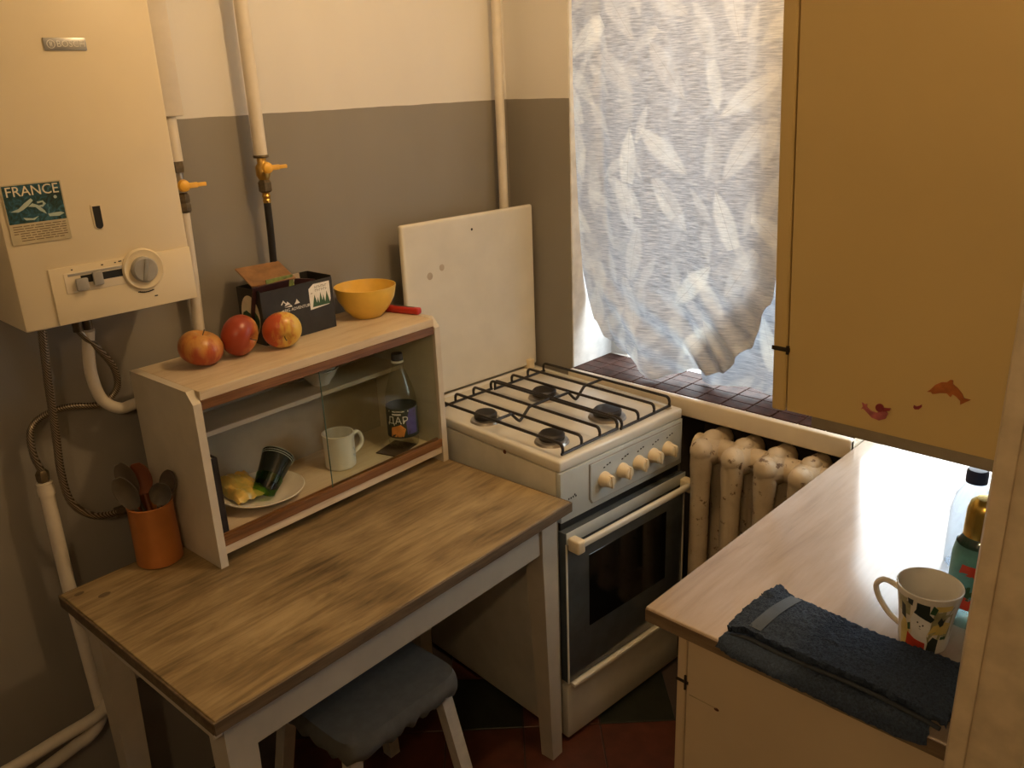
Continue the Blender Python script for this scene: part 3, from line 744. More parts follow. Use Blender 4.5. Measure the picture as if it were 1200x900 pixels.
text('carton_text', 'BIG ADVENTURE', .0105, M['print_white'], bx, (.100, -.0005, .0715), (pi / 2, 0, 0), .0002)
ob = [(.135, .058), (.192, .062), (.198, .075), (.198, .120), (.150, .120), (.135, .110)]
MB().prism(ob, FO, FU, FV, FD).build('sticker', M['print_white'], bx)
b = MB()
for x, h, w_ in ((.150, .030, .008), (.159, .022, .005), (.168, .033, .007), (.176, .026, .006), (.187, .033, .008)): b.prism([(x - w_, .0635), (x + w_, .0635), (x, .0635 + h)], (0, -.0007, 0), FU, FV, FD)
b.build('tree_print', M['print_green'], bx)
b = MB()
for r_, (z, n_) in enumerate(((.1085, 6), (.1005, 6))):
    for k in range(n_):
        x = .153 + k * .0062; b.box((x, -.0012, z), (x + .0012, -.0007, z + .006)); b.box((x + .0012, -.0012, z + (.0045 if (k + r_) % 2 else .0022)), (x + .0044, -.0007, z + (.006 if (k + r_) % 2 else .0034)))
b.prism([(.139, .096), (.146, .098), (.142, .100)], (0, -.0007, 0), FU, FV, FD)
b.build('sticker_lettering', M['boiler_grey'], bx)
EO, EU, EV, ED = (-.0002, 0, 0), (0, 1, 0), (0, 0, 1), (-.0004, 0, 0)
MB().prism(ell(.050, .066, .038, .050, 28), EO, EU, EV, ED).build('round_sticker', M['print_cream'], bx)
b = MB(); b.prism([(.050 + .035 * cos(a), .062 + .044 * sin(a)) for a in [pi + .05 + (pi - .1) * k / 14 for k in range(15)]] + [(.080, .072), (.066, .078), (.05, .072), (.034, .082), (.02, .070)], (-.0006, 0, 0), EU, EV, ED)
b.build('hill_print', M['print_green'], bx)
b = MB(); b.prism([(.056, .030), (.062, .046), (.070, .032), (.063, .036)], (-.0011, 0, 0), EU, EV, ED); b.prism([(.034, .020), (.042, .034), (.05, .018)], (-.0011, 0, 0), EU, EV, ED); b.build('tent_print', M['print_white'], bx)
# sachets in the carton
def sachet(w_, h_, loc, rot, mat, label, name='tea_sachet', grp='tea sachets in the carton'):
    s = MB().grid(lambda u, v: Vector(((u - .5) * w_, .004 * sin(pi * u) * sin(pi * v) * (1 + .4 * sin(8 * v)), v * h_)), 8, 8, .003).build(name, mat, None, BXM @ Vector(loc), (rot[0], rot[1], rot[2] + HA), angle=60)
    return tag(s, label, 'sachet', grp)
BXM = Matrix.Translation(onshelf(.287, .160, TOPZ)) @ Matrix.Rotation(HA, 4, 'Z')
s = sachet(.105, .100, (.052, .040, .092), (.30, 0, .05), M['packet_dark'], 'dark sachet standing at the left end of the black carton'); 
s.location = BXM @ Vector((.040, .040, .045))
s = sachet(.075, .100, (.078, .022, .048), (-.08, 0, .0), M['packet_green'], 'green sachet standing upright at the front of the black carton')
s = sachet(.115, .085, (.062, .030, .139), (radians(-68), 0, -.12), M['packet_brown'], 'brown packet lying flat across the top of the sachets')
s = sachet(.060, .120, (.128, .046, .012), (.10, .22, 0), M['packet_dark'], 'dark wine sachet leaning in the middle of the black carton')
s = sachet(.070, .125, (.138, .072, .010), (-.05, -.04, 0), M['packet_card'], 'beige card sachet at the back of the black carton')
yb = thing('yellow_bowl', 'plain yellow bowl standing on the cupboard beside the black carton', 'bowl', onshelf(.606, .172, TOPZ), HA)
MB().lathe([(0, 0), (.036, 0), (.040, .003), (.058, .022), (.074, .050), (.0805, .079), (.0805, .082), (.078, .082), (.071, .050), (.055, .024), (.035, .007), (0, .006)], 48).build('vessel', M['yellow_bowl'], yb)
rh = thing('hand_tool', 'red plastic tool handle lying at the window end of the cupboard top', 'tool', onshelf(.676, .120, TOPZ + .0002), HA - 1.33)
b = MB(); b.box((-.062, -.011, 0), (.062, .011, .018), .006, seg=3); b.build('grip', M['red_plastic'], rh)
MB().box((-.02, -.0025, .0181), (.045, .0025, .0186)).build('groove', M['print_dark'], rh)
MB().box((-.082, -.005, .006), (-.0621, .005, .011), .001).build('ferrule', M['red_plastic'], rh)

# ---- utensil pot
pt = thing('utensil_pot', 'orange clay pot of cooking spoons standing on the table beside the cupboard', 'pot', (-1.353, -.180, TZ + .0003))
MB().lathe([(0, 0), (.046, 0), (.049, .003), (.0485, .05), (.0475, .132), (.0485, .140), (.046, .1415), (.0445, .135), (.0445, .008), (0, .006)], 40).build('vessel', M['orange_clay'], pt)
def spoon(dx, dy, tx, ty, L, w_, hl, mat, label, name='cooking_spoon', yawv=0.0):
    """handle from pot floor to the bowl, which tilts outward"""
    base = Vector((dx, dy, .012)); tip = Vector((tx, ty, L)); d = (tip - base).normalized()
    s_ = thing(name, label, 'spoon', Vector((-1.353, -.180, TZ + .0003)) + base, 0, 'spoons in the clay pot')
    MB().tube([(0, 0, 0), tip - base], [.0035, .0042], 8).build('handle', mat, s_)
    q = Vector((cos(yawv), sin(yawv), 0)); q = (q - d * q.dot(d)).normalized(); n_ = d.cross(q)
    o_ = tip - base
    b = MB().grid(lambda u, v: o_ + d * (hl * v) + q * ((u - .5) * 2 * w_ * sqrt(max(.03, sin(pi * (.06 + .90 * v)) ** 1.0))) + n_ * (.010 * (1 - (2 * u - 1) ** 2) * sin(pi * v)), 8, 12, .002)
    b.build('spoon_bowl', mat, s_, angle=60)
vy = atan2(-.62, .78)   # across the view
spoon(.010, .0, -.034, -.010, .142, .021, .088, M['spoon_steel'], 'steel serving spoon leaning to the boiler side of the clay pot', yawv=vy + .3)
spoon(-.010, .010, .006, -.034, .142, .022, .058, M['spoon_steel'], 'steel spoon facing front over the rim of the clay pot', yawv=vy)
spoon(-.012, .004, .030, -.014, .150, .020, .058, M['spoon_dark'], 'dark spoon leaning toward the cupboard from the clay pot', yawv=vy - .4)
spoon(.004, -.012, .004, .028, .150, .024, .070, M['spoon_red'], 'reddish wooden spoon at the back of the clay pot', yawv=vy)
spoon(.016, -.004, -.020, .014, .160, .019, .082, M['spoon_dark'], 'dark wooden spoon behind the steel spoons in the clay pot', yawv=vy + .6)

# ================================================================ BOILER
BX0, BX1, BY, BZ = -1.529, -1.197, -.240, 1.344
bo = thing('gas_boiler', 'white wall-mounted gas water heater with postcard stuck on its front', 'boiler', ((BX0 + BX1) / 2, -.12, BZ))
ox, oy, oz = (BX0 + BX1) / 2, -.12, BZ
def bb(x0, x1, y0, y1, z0, z1, name, mat, bev=.0, parent=None, **k): return MB().box((x0 - ox, y0 - oy, z0 - oz), (x1 - ox, y1 - oy, z1 - oz), bev, seg=2).build(name, mat, parent or bo, **k)
bb(BX0, BX1, BY, -.002, BZ, 2.12, 'casing', M['boiler'], .006)
flap = bb(-1.471, BX1 - .001, BY - .004, BY - .0002, BZ + .002, 1.452, 'control_flap', M['boiler'], .0015)
rec = bb(-1.447, -1.330, BY - .0052, BY - .0042, 1.402, 1.440, 'slider_recess', M['cream_gloss'], .001)
bb(-1.418, -1.334, BY - .0060, BY - .0054, 1.418, 1.432, 'slot', M['black'])
bb(-1.440, -1.338, BY - .0064, BY - .0054, 1.434, 1.438, 'scale_line', M['boiler_grey'])
for x0, x1, z0, z1 in ((-1.430, -1.408, 1.405, 1.428), (-1.398, -1.380, 1.410, 1.436)):
    bb(x0, x1, BY - .014, BY - .0062, z0, z1, 'slider', M['boiler_grey'], .002)
Rx = Matrix.Rotation(pi / 2, 3, 'X')
MB().lathe([(.0, 0), (.041, 0), (.041, .003), (.038, .006), (.028, .003), (0, .002)], 40, (-1.300 - ox, BY - .0042 - oy, 1.424 - oz), Rx).build('dial_ring', M['boiler'], bo)
dl = MB().lathe([(0, 0), (.025, 0), (.0245, .010), (.022, .012), (0, .012)], 32, (-1.300 - ox, BY - .007 - oy, 1.424 - oz), Rx).build('dial', M['boiler_grey'], bo)
MB().box((-.004, -.002, -.022), (.004, 0, .022), .001).build('dial_grip', plain('dial_grip', (.25, .25, .24), .5), dl, (-1.300 - ox, BY - .0191 - oy, 1.424 - oz), (0, .25, 0))
b = MB()
for k in range(8): a = -1.9 + k * .085; c_, s_ = cos(a), sin(a); b.box((-1.300 + .046 * c_ - .0025 - ox, BY - .0050 - oy, 1.424 + .046 * s_ - .001 - oz), (-1.300 + .046 * c_ + .0025 - ox, BY - .0042 - oy, 1.424 + .046 * s_ + .0012 - oz))
for x, z, w_ in ((-1.377, 1.4445, .004), (-1.352, 1.4445, .003), (-1.344, 1.4455, .006), (-1.334, 1.4462, .006), (-1.322, 1.4445, .003), (-1.432, 1.4445, .003), (-1.286, 1.366, .006)): b.box((x - ox, BY - .0050 - oy, z - oz), (x + w_ - ox, BY - .0042 - oy, z + .002 - oz))
b.build('markings', M['black'], bo)
sl = [(-.007, .021), (.007, .021), (.007, -.014)] + [(.007 * cos(a), -.014 + .007 * sin(a)) for a in [-pi * k / 8 for k in range(1, 8)]] + [(-.007, -.014)]
MB().prism([(x * 1.35, z * 1.08 + .001) for x, z in sl], (-1.364 - ox, BY - .0001 - oy, 1.533 - oz), (1, 0, 0), (0, 0, 1), (0, -.0015, 0)).build('sight_frame', M['boiler'], bo)
MB().prism(sl, (-1.364 - ox, BY - .0018 - oy, 1.533 - oz), (1, 0, 0), (0, 0, 1), (0, -.0006, 0)).build('sight_hole', M['black'], bo)
bd = bb(-1.397, -1.325, BY - .003, BY - .0002, 1.825, 1.846, 'badge', M['badge'], .001)
text('badge_text', 'BOSCH', .0150, M['letter_light'], bo, (-1.352 - ox, BY - .0034 - oy, 1.8355 - oz), (pi / 2, 0, 0), .0003)
b = MB(); b.lathe([(.0060, 0), (.0072, 0), (.0072, .0006), (.0060, .0006)], 20, (-1.3855 - ox, BY - .0031 - oy, 1.8355 - oz), Rx); b.box((-1.3875 - ox, BY - .0038 - oy, 1.8315 - oz), (-1.3860 - ox, BY - .0031 - oy, 1.8395 - oz)); b.box((-1.3850 - ox, BY - .0038 - oy, 1.8315 - oz), (-1.3835 - ox, BY - .0031 - oy, 1.8395 - oz)); b.box((-1.386 - ox, BY - .0038 - oy, 1.8348 - oz), (-1.385 - ox, BY - .0031 - oy, 1.8362 - oz))
b.build('badge_emblem', M['letter_light'], bo)
for x, r_, L in ((-1.462, .012, .03), (-1.395, .010, .05), (-1.375, .010, .05)):
    MB().tube([(x - ox, -.10 - oy, -L), (x - ox, -.10 - oy, .0)], r_, 14).build('pipe_stub', M['pipe_white'] if L < .04 else M['dark_brass'], bo)
# postcard
pc = thing('postcard', 'blue FRANCE postcard stuck on the front of the boiler', 'postcard', (-1.4675, BY - .0015, 1.5555), 0)
MB().box((-.050, -.0012, -.052), (.050, 0, .052)).build('card', M['postcard_paper'], pc)
MB().box((-.048, -.0016, -.016), (.048, -.0013, .050)).build('picture', M['postcard'], pc)
text('postcard_text', 'FRANCE', .0245, M['print_cream'], pc, (.0, -.0020, .0385), (pi / 2, 0, 0), .0003, 1.0, .98)
b = MB(); PO, PU, PV, PD = (0, -.0017, 0), (1, 0, 0), (0, 0, 1), (0, -.0003, 0)
b.prism([(-.042, .006), (-.028, .010), (-.018, .018), (-.005, .026), (-.002, .022), (-.012, .013), (-.022, .007), (-.03, .004)], PO, PU, PV, PD)
b.prism([(-.012, .012), (0, .010), (.006, .003), (.016, -.004), (.014, .002), (.006, .012), (-.004, .017)], PO, PU, PV, PD)
b.prism([(.018, -.004), (.040, -.003), (.046, -.006), (.036, -.010), (.02, -.009)], PO, PU, PV, PD)
b.prism([(-.024, -.006), (-.008, -.009), (.002, -.006), (-.006, -.012), (-.02, -.011)], PO, PU, PV, PD)
b.prism([(.004, .019), (.014, .020), (.018, .014), (.012, .009), (.004, .010), (.006, .012), (.013, .013), (.013, .017), (.004, .016)], PO, PU, PV, PD)
b.prism(ell(.036, .024, .003, .003, 10), PO, PU, PV, PD)
b.build('swimmer_print', M['print_pale'], pc)
b = MB()
for k in range(7):
    z = -.0215 - k * .0042; x0 = -.044 + (.010 if k > 3 else 0)
    x = x0
    while x < .040:
        w_ = rnd.uniform(.006, .022); b.box((x, -.0016, z), (min(x + w_, .045), -.0013, z + .0015)); x += w_ + .002
b.build('caption_lines', plain('caption', (.16, .11, .06), .6), pc)

# ================================================================ PIPES AND HOSES
def pipe_thing(name, label, cat='pipe', loc=(0, 0, 0)): return thing(name, label, cat, loc)
# tall gas riser with valve and black hose
gp = pipe_thing('gas_pipe', 'white gas riser with yellow-handled valve and black hose above the cupboard')
MB().tube([(-.893, -.046, 2.598), (-.893, -.046, 1.602)], .0155, 18).build('pipe', M['pipe_white'], gp)
MB().lathe([(0, 1.596), (.018, 1.596), (.019, 1.599), (.018, 1.602), (0, 1.603)], 20, (-.893, -.046, 0)).build('collar', M['dark_brass'], gp)
MB().lathe([(0, 1.545), (.012, 1.545), (.017, 1.556), (.017, 1.575), (.011, 1.584), (.011, 1.596), (0, 1.596)], 20, (-.893, -.046, 0)).build('valve_body', M['brass'], gp)
def valve_handle(x, y, z, parent):
    b = MB(); b.lathe([(0, 0), (.012, 0), (.014, .004), (.012, .012), (.006, .016), (0, .016)], 16, (x, y - .016, z), Matrix.Rotation(pi / 2, 3, 'X'))
    b.box((x - .004, y - .030, z - .006), (x + .030, y - .024, z + .006), .002); b.box((x + .026, y - .030, z - .0045), (x + .050, y - .024, z + .0045), .002)
    return part_label(b.build('valve_handle', M['yellow_handle'], parent), 'yellow lever handle')
valve_handle(-.893, -.046, 1.573, gp)
MB().lathe([(0, 1.515), (.012, 1.515), (.0175, 1.519), (.0175, 1.539), (.012, 1.545), (0, 1.545)], 6, (-.893, -.046, 0)).build('hex_nut', M['dark_brass'], gp)
MB().lathe([(0, 1.490), (.009, 1.490), (.010, 1.496), (.008, 1.500), (.0105, 1.506), (.0085, 1.511), (.010, 1.515), (0, 1.515)], 18, (-.893, -.046, 0)).build('hose_barb', M['brass'], gp)
MB().tube(spline([(-.893, -.046, 1.492), (-.893, -.044, 1.42), (-.892, -.034, 1.30), (-.890, -.024, 1.18), (-.880, -.020, .90), (-.80, -.030, .55), (-.62, -.045, .45)], 8), .0088, 14).build('hose', M['rubber'], gp)
# corner riser
MB().tube([(-.072, -.040, 2.599), (-.072, -.040, .002)], .0150, 18)
cr = tag(MB().tube([(-.070, -.040, 2.599), (-.070, -.040, .004)], .0140, 18).build('heating_pipe', M['pipe_white']), 'thin white riser pipe in the corner behind the stove lid', 'pipe')
# riser beside the boiler
br = pipe_thing('gas_pipe', 'white pipe with yellow-handled valve running down beside the boiler')
MB().box((-1.128, -.070, 1.700), (-1.078, -.0005, 2.598), .004).build('trunking', M['pipe_white'], br)
MB().tube([(-1.104, -.045, 1.700), (-1.104, -.045, 1.606)], .0165, 18).build('pipe', M['pipe_white'], br)
MB().lathe([(0, 1.582), (.017, 1.582), (.018, 1.594), (.017, 1.606), (0, 1.606)], 6, (-1.104, -.045, 0)).build('collar', M['dark_brass'], br)
MB().lathe([(0, 1.538), (.013, 1.538), (.015, 1.552), (.012, 1.572), (.012, 1.582), (0, 1.582)], 18, (-1.104, -.045, 0)).build('valve_body', M['steel'], br)
valve_handle(-1.104, -.045, 1.554, br)
MB().lathe([(0, 1.494), (.015, 1.494), (.0185, 1.498), (.0185, 1.512), (.0165, 1.515), (.018, 1.518), (.018, 1.532), (.014, 1.538), (0, 1.538)], 8, (-1.104, -.045, 0)).build('hex_nut', M['dark_brass'], br)
MB().tube([(-1.104, -.045, 1.494), (-1.106, -.042, 1.36), (-1.110, -.034, 1.18), (-1.112, -.030, .60)], .0125, 16).build('pipe', M['pipe_white'], br)
# water pipe at left with braided hoses under the boiler
wp = pipe_thing('water_pipe', 'old cream water pipe standing left of the table with a bend near the floor')
vpts = [(-1.514, -.062, .985), (-1.516, -.062, .74), (-1.510, -.062, .40)] + arc((-1.575, -.062, .40), .065, 0, -pi / 2, 8, (1, 0, 0), (0, 0, 1)) + [(-1.66, -.075, .325), (-1.95, -.12, .30), (-2.45, -.18, .28)]
MB().tube(vpts, .0145, 16).build('pipe', M['pipe_white'], wp)
MB().lathe([(0, 0), (.017, 0), (.0175, .012), (.0155, .024), (.0165, .028), (0, .028)], 16, (-1.514, -.062, .955)).build('coupling', M['pipe_white'], wp)
MB().lathe([(0, 0), (.012, 0), (.0135, .008), (.0135, .020), (.009, .026), (0, .026)], 6, (-1.514, -.062, .986)).build('hose_nut', M['dark_brass'], wp)
lp2 = tag(MB().tube(spline([(-1.36, -.040, .42), (-1.46, -.042, .425), (-1.52, -.098, .412), (-1.62, -.100, .400), (-1.80, -.10, .385), (-2.4, -.10, .36)], 6), .0140, 16).build('water_pipe', M['pipe_white']), 'cream water pipe running level along the wall behind the table leg', 'pipe')
h1 = thing('braided_hose', 'long braided hose hanging from the boiler and looping behind the pot', 'hose')
MB().tube(spline([(-1.462, -.100, 1.312), (-1.470, -.095, 1.22), (-1.476, -.085, 1.10), (-1.484, -.085, 1.00), (-1.478, -.085, .93), (-1.445, -.085, .885), (-1.41, -.082, .870), (-1.388, -.08, .868)], 8), .0082, 12).build('hose', M['braid'], h1)
MB().tube([(-1.394, -.080, .868), (-1.366, -.080, .867)], .0115, 6).build('hose_nut', M['dark_brass'], h1)
h2 = thing('braided_hose', 'short braided hose curving up from the water pipe to the boiler', 'hose')
MB().tube(spline([(-1.514, -.062, 1.012), (-1.520, -.058, 1.05), (-1.512, -.052, 1.10), (-1.480, -.050, 1.122), (-1.43, -.050, 1.126), (-1.37, -.055, 1.115), (-1.330, -.06, 1.14), (-1.330, -.07, 1.19), (-1.36, -.09, 1.245), (-1.385, -.10, 1.28), (-1.395, -.10, 1.296)], 8), .0072, 12).build('hose', M['braid'], h2)
gs = tag(MB().tube(spline([(-1.375, -.10, 1.2935), (-1.378, -.085, 1.25), (-1.380, -.075, 1.19), (-1.368, -.07, 1.13), (-1.335, -.066, 1.098), (-1.295, -.05, 1.092), (-1.22, -.03, 1.092), (-1.14, -.030, 1.092)], 8), .0125, 14).build('gas_pipe', M['pipe_white']), 'cream pipe bending from under the boiler to behind the cupboard', 'pipe')
ws = tag(MB().tube([(-1.366, -.080, .8675), (-1.352, -.070, .855), (-1.348, -.062, .83), (-1.348, -.055, .60)], .0125, 14).build('pipe_stub', M['pipe_white']), 'short white pipe going down behind the orange pot', 'pipe')

# ================================================================ RADIATOR
rd = thing('radiator', 'cast-iron radiator with chipped cream paint under the window sill', 'radiator', (-.045, -.793, 0))
def rad_section(k):
    y = -k * .096
    b = MB()
    for x in (-.055, .055):
        pts = [(x, 0, .19), (x, 0, .24), (x, 0, .40), (x, 0, .66), (x, 0, .72), (x, 0, .765)]
        b2 = MB().tube(pts, [.030, .027, .027, .027, .031, .030], 14); bmesh.ops.scale(b2.b, verts=b2.b.verts, vec=(1, 1, 1))
        me = bpy.data.meshes.new('tmp'); b2.b.to_mesh(me); b2.b.free(); b.b.from_mesh(me); bpy.data.meshes.remove(me)
    for z, s_ in ((.755, 1), (.20, -1)):
        b.sphere((0, 0, z), .050, (1.75, .86, .92), 18); b.sphere((0, 0, z + .032 * s_), .030, (1.2, .9, .75), 14)
        b.tube([(0, -.048, z), (0, .048, z)], .034, 16)
        for sx_ in (-.055, .055): b.sphere((sx_, 0, z + .012 * s_), .034, (1, .95, 1), 14)
    bmesh.ops.translate(b.b, verts=b.b.verts, vec=(0, y, 0))
    return b.build('section', M['radiator'], rd)
for k in range(5): rad_section(k)
for y in (.0, -.384):
    MB().box((-.02, y - .012, 0), (.02, y + .012, .17), .003).build('foot', M['radiator'], rd)

# ================================================================ COUNTER, BASE UNIT
ct = thing('worktop', 'glossy light wood-grain worktop running from the doorway to the window', 'worktop', (-.465, -1.45, .82))
b = MB(); b.box((-.4385, -.286, 0), (.593, .280, .029), .004, seg=3); b.build('board', M['counter'], ct)
MB().box((-.4402, -.284, .001), (-.4386, .278, .0255)).build('end_band', M['counter_edge'], ct)
bc = thing('base_cabinet', 'cream kitchen base cupboard below the wood-grain worktop', 'cabinet', (-.885, -1.25, 0))
MB().box((0, -.475, 0), (.018, 0, .8195), .001, seg=1).build('side_panel', M['base_cream'], bc)
MB().box((.84, -.475, 0), (.858, 0, .8195), .001, seg=1).build('side_panel', M['base_cream'], bc)
MB().box((.0185, -.475, .08), (.8395, -.465, .8195)).build('back_panel', M['base_cream'], bc)
MB().box((.0185, -.464, .08), (.8395, -.002, .098)).build('bottom_board', M['base_cream'], bc)
for x0, x1 in ((.0, .4275), (.4305, .858)):
    d = MB().box((x0, .003, .085), (x1, .021, .815), .002, seg=1).build('door', M['base_cream'], bc)
    MB().tube([(x1 - .04 if x0 < .1 else x0 + .04, .030, .70), (x1 - .04 if x0 < .1 else x0 + .04, .030, .60)], .005, 10).build('handle', M['steel'], d)
hg = MB(); hg.box((-.0022, -.004, .712), (-.0003, .022, .718), .0006); hg.tube([(-.0022, .002, .700), (-.0022, .002, .730)], .0022, 8)
hg.build('hinge', M['hinge'], bc)
MB().box((-.0008, -.062, .691), (-.0002, -.006, .6925)).build('scratch', plain('scratch', (.42, .33, .20), .6), bc)
MB().prism(ell(-.062, .690, .005, .003, 10), (-.0002, 0, 0), (0, 1, 0), (0, 0, 1), (-.0006, 0, 0)).build('chip', M['rust'], bc)

# ================================================================ WALL CABINET
uc = thing('wall_cabinet', 'cream wall cabinet hanging above the worktop with magnets on its side', 'cabinet', (-.87, -1.393, 1.270))
LEAN = .030
for x in (0, .80): MB().prism([(-.346, 0), (0, 0), (LEAN, .75), (-.346, .75)], (x, 0, 0), (0, 1, 0), (0, 0, 1), (.018, 0, 0)).build('side_panel', M['cabinet_cream'], uc)
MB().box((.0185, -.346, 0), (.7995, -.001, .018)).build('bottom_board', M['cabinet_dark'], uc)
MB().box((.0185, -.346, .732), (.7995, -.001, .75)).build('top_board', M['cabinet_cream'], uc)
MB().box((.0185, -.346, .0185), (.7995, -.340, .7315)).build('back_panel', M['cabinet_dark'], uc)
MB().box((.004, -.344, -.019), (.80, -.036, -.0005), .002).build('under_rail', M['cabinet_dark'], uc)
for x0, x1 in ((0, .4075), (.4105, .818)):
    d = MB().box((x0, .0035, -.002), (x1, .0245, .75), .002, seg=1).build('door', M['cabinet_cream'], uc, rot=(-LEAN / .75, 0, 0))
    MB().tube([(x1 - .035 if x0 < .1 else x0 + .035, .034, .08), (x1 - .035 if x0 < .1 else x0 + .035, .034, .17)], .005, 10).build('handle', M['steel'], d)
for z in (.093, .66):
    e = LEAN * z / .75; hg = MB(); hg.box((-.0025, e - .002, z - .0032), (-.0003, e + .026, z + .0032), .0008); hg.tube([(-.0025, e + .001, z - .006), (-.0025, e + .001, z + .006)], .0025, 8); hg.build('hinge', M['hinge'], uc)
# magnets on the side panel (a dolphin, a mermaid, a fragment)
def magnet(name, label, shapes, y, z):
    o = thing(name, label, 'magnet', (-.8705, y, z), 0, None)
    for nm, mat, pts, d in shapes: MB().prism([(-a, b) for a, b in pts], (-d, 0, 0), (0, 1, 0), (0, 0, 1), (-.0022, 0, 0)).build(nm, mat, o)
    return o
dol = [(-.026, -.004), (-.022, .000), (-.017, .0075), (-.010, .0125), (-.004, .0135), (.000, .0180), (.003, .0175), (.0035, .0125), (.010, .0085), (.016, .002), (.0185, -.003), (.0265, -.0035), (.022, -.007), (.0155, -.0125), (.0150, -.0075), (.010, -.0030), (.005, -.0005), (.003, -.0050), (-.002, -.0008), (-.010, -.0022), (-.015, -.0045), (-.019, -.0055), (-.021, -.0035)]
magnet('dolphin_magnet', 'orange-brown dolphin magnet on the side of the wall cabinet', [('figure', M['magnet_orange'], dol, 0)], -1.609, 1.347)
mer_tail = [(-.0205, .009), (-.017, .0075), (-.0135, .0085), (-.0135, .004), (-.006, -.0005), (.001, -.001), (.004, .003), (.0115, .006), (.0155, .001), (.013, -.0065), (.005, -.0110), (-.005, -.0095), (-.0125, -.003), (-.018, .001), (-.021, -.001), (-.0185, .004)]
hair = ell(.0045, .008, .0055, .0058, 12)
arm = [(.008, .009), (.019, .0105), (.018, .007), (.010, .004)]
magnet('mermaid_magnet', 'pink and dark red mermaid magnet low on the wall cabinet side', [('tail', M['magnet_pink'], mer_tail, 0), ('hair', M['magnet_red'], hair, .0023), ('arm', M['magnet_red'], arm, .0023)], -1.522, 1.2995)
magnet('fragment_magnet', 'tiny reddish magnet fragment between the mermaid and the dolphin', [('figure', M['magnet_red'], [(-.005, .002), (-.002, .001), (.002, .003), (.0045, .0055), (.005, .002), (.002, -.002), (-.003, -.003), (-.005, -.001)], 0)], -1.574, 1.3185)

# ================================================================ ON THE WORKTOP
WZ = .8494
# folded navy towel
tw_ = thing('towel', 'folded navy terry towel lying over the near edge of the worktop', 'towel', (-.86, -1.50, WZ), 0)
def towel_low(u, v):
    # u along -y (from -1.31 to -1.655), v across x (from -.78 inward to the draped edge)
    y = .185 - .345 * u; cr_ = .010 * (abs(2 * u - 1) ** 6); x = .075 - .150 * v + cr_ * v
    z = .008
    if v > .72: z = .008 - .030 * ((v - .72) / .28) ** 1.6
    x0 = -.0475 - .012
    return Vector((max(x, x0 - .010 + .004 * sin(6 * u)) if v > .72 else x, y + .010 * (v - .5) - .006 * sin(v * pi), z + .0025 * sin(11 * u + 3 * v)))
def tnoise(b, amp):
    for v in b.b.verts: v.co += Vector((rnd.uniform(-1, 1), rnd.uniform(-1, 1), rnd.uniform(-.6, 1))) * amp
def lower(u, v):
    y = .176 - .330 * u; s_ = v * .152; L = .128 + .006 * sin(5 * u)      # length lying flat before the edge
    if s_ < L: x = .082 - s_; z = .0095
    else:
        a = min((s_ - L) / .012, pi * .45); x = .082 - L - .012 * sin(a); z = .0095 - .012 * (1 - cos(a))
        rest = s_ - L - .012 * a; x -= max(rest, 0) * cos(pi * .45); z -= max(rest, 0) * sin(pi * .45)
    e = abs(2 * u - 1)
    return Vector((x + .012 * e ** 8 * v, y - .012 * sin(pi * v) * (1 if u < .5 else -.4), z + .0012 * sin(17 * u) * sin(9 * v)))
b = MB(); b.grid(lower, 70, 36, .008); tnoise(b, .0014); b.build('lower_fold', M['terry'], tw_, angle=80)
def upper(u, v):
    e = abs(2 * u - 1); y = .160 - .335 * u; x = .094 - .126 * v + .010 * e ** 8 * (v - .5) * -1
    z = .027 + .006 * sin(pi * v) + .0025 * sin(9 * u + 2 * v) - .010 * max(0, .10 - u) / .10 * (v > .3) * v
    if u < .10: z += .014 * (1 - u / .10) * (1 - v)
    return Vector((x - .006 * u, y + .014 * (v - .5) * (1 - u) * 1.2, z))
b = MB(); b.grid(upper, 90, 36, .012); tnoise(b, .0019); b.build('upper_fold', M['terry'], tw_, angle=80)
def band(u, v):
    p = upper(.095 + .062 * u, .03 + .94 * v); return p + Vector((0, 0, .0140))
MB().grid(band, 4, 20, -.001).build('woven_band', M['terry_band'], tw_, angle=80)
b = MB()
hp = [upper(.02 + .96 * k / 40, 1.0) + Vector((-.002, 0, -.005)) for k in range(41)]; b.tube(hp, .0035, 8); b.build('hem', M['terry_hem'], tw_)
# printed mug
mg2 = thing('printed_mug', 'cream mug with a cat, red coat and black hat print beside the navy towel', 'mug', (-.690, -1.572, WZ))
def mr(z): return .0375 + .0125 * (z / .108) ** 1.7
prf = [(0, .002), (.030, .002), (.032, 0), (.036, .0015)] + [(mr(.108 * k / 10), .108 * k / 10) for k in range(1, 11)] + [(mr(.108) - .0008, .1095), (mr(.108) - .0022, .109)] + [(mr(.108 * k / 10) - .003, .108 * k / 10) for k in range(10, 0, -1)] + [(0, .007)]
MB().lathe(prf, 48).build('cup', M['cream_china'], mg2)
va = atan2(-1.918 + 1.572, -1.985 + .690)      # azimuth toward the camera side
hb = MB(); pts = spline([(mr(.085) - .003, 0, .088), (mr(.085) + .020, 0, .096), (mr(.08) + .034, 0, .084), (mr(.06) + .032, 0, .062), (mr(.04) + .016, 0, .036), (mr(.02) - .002, 0, .022)], 7)
hb.tube(pts, .0046, 10); bmesh.ops.scale(hb.b, verts=hb.b.verts, vec=(1, 1.4, 1)); bmesh.ops.rotate(hb.b, verts=hb.b.verts, cent=(0, 0, 0), matrix=Matrix.Rotation(va - pi / 2 - .10, 3, 'Z')); hb.build('handle', M['cream_china'], mg2)
def mp(name, mat, polys, off=.0004):
    for P_ in polys:
        b = MB(); wrap(b, [(va + a * 1.0, z) for a, z in P_], lambda z: mr(z) + off); b.build(name, mat, mg2)
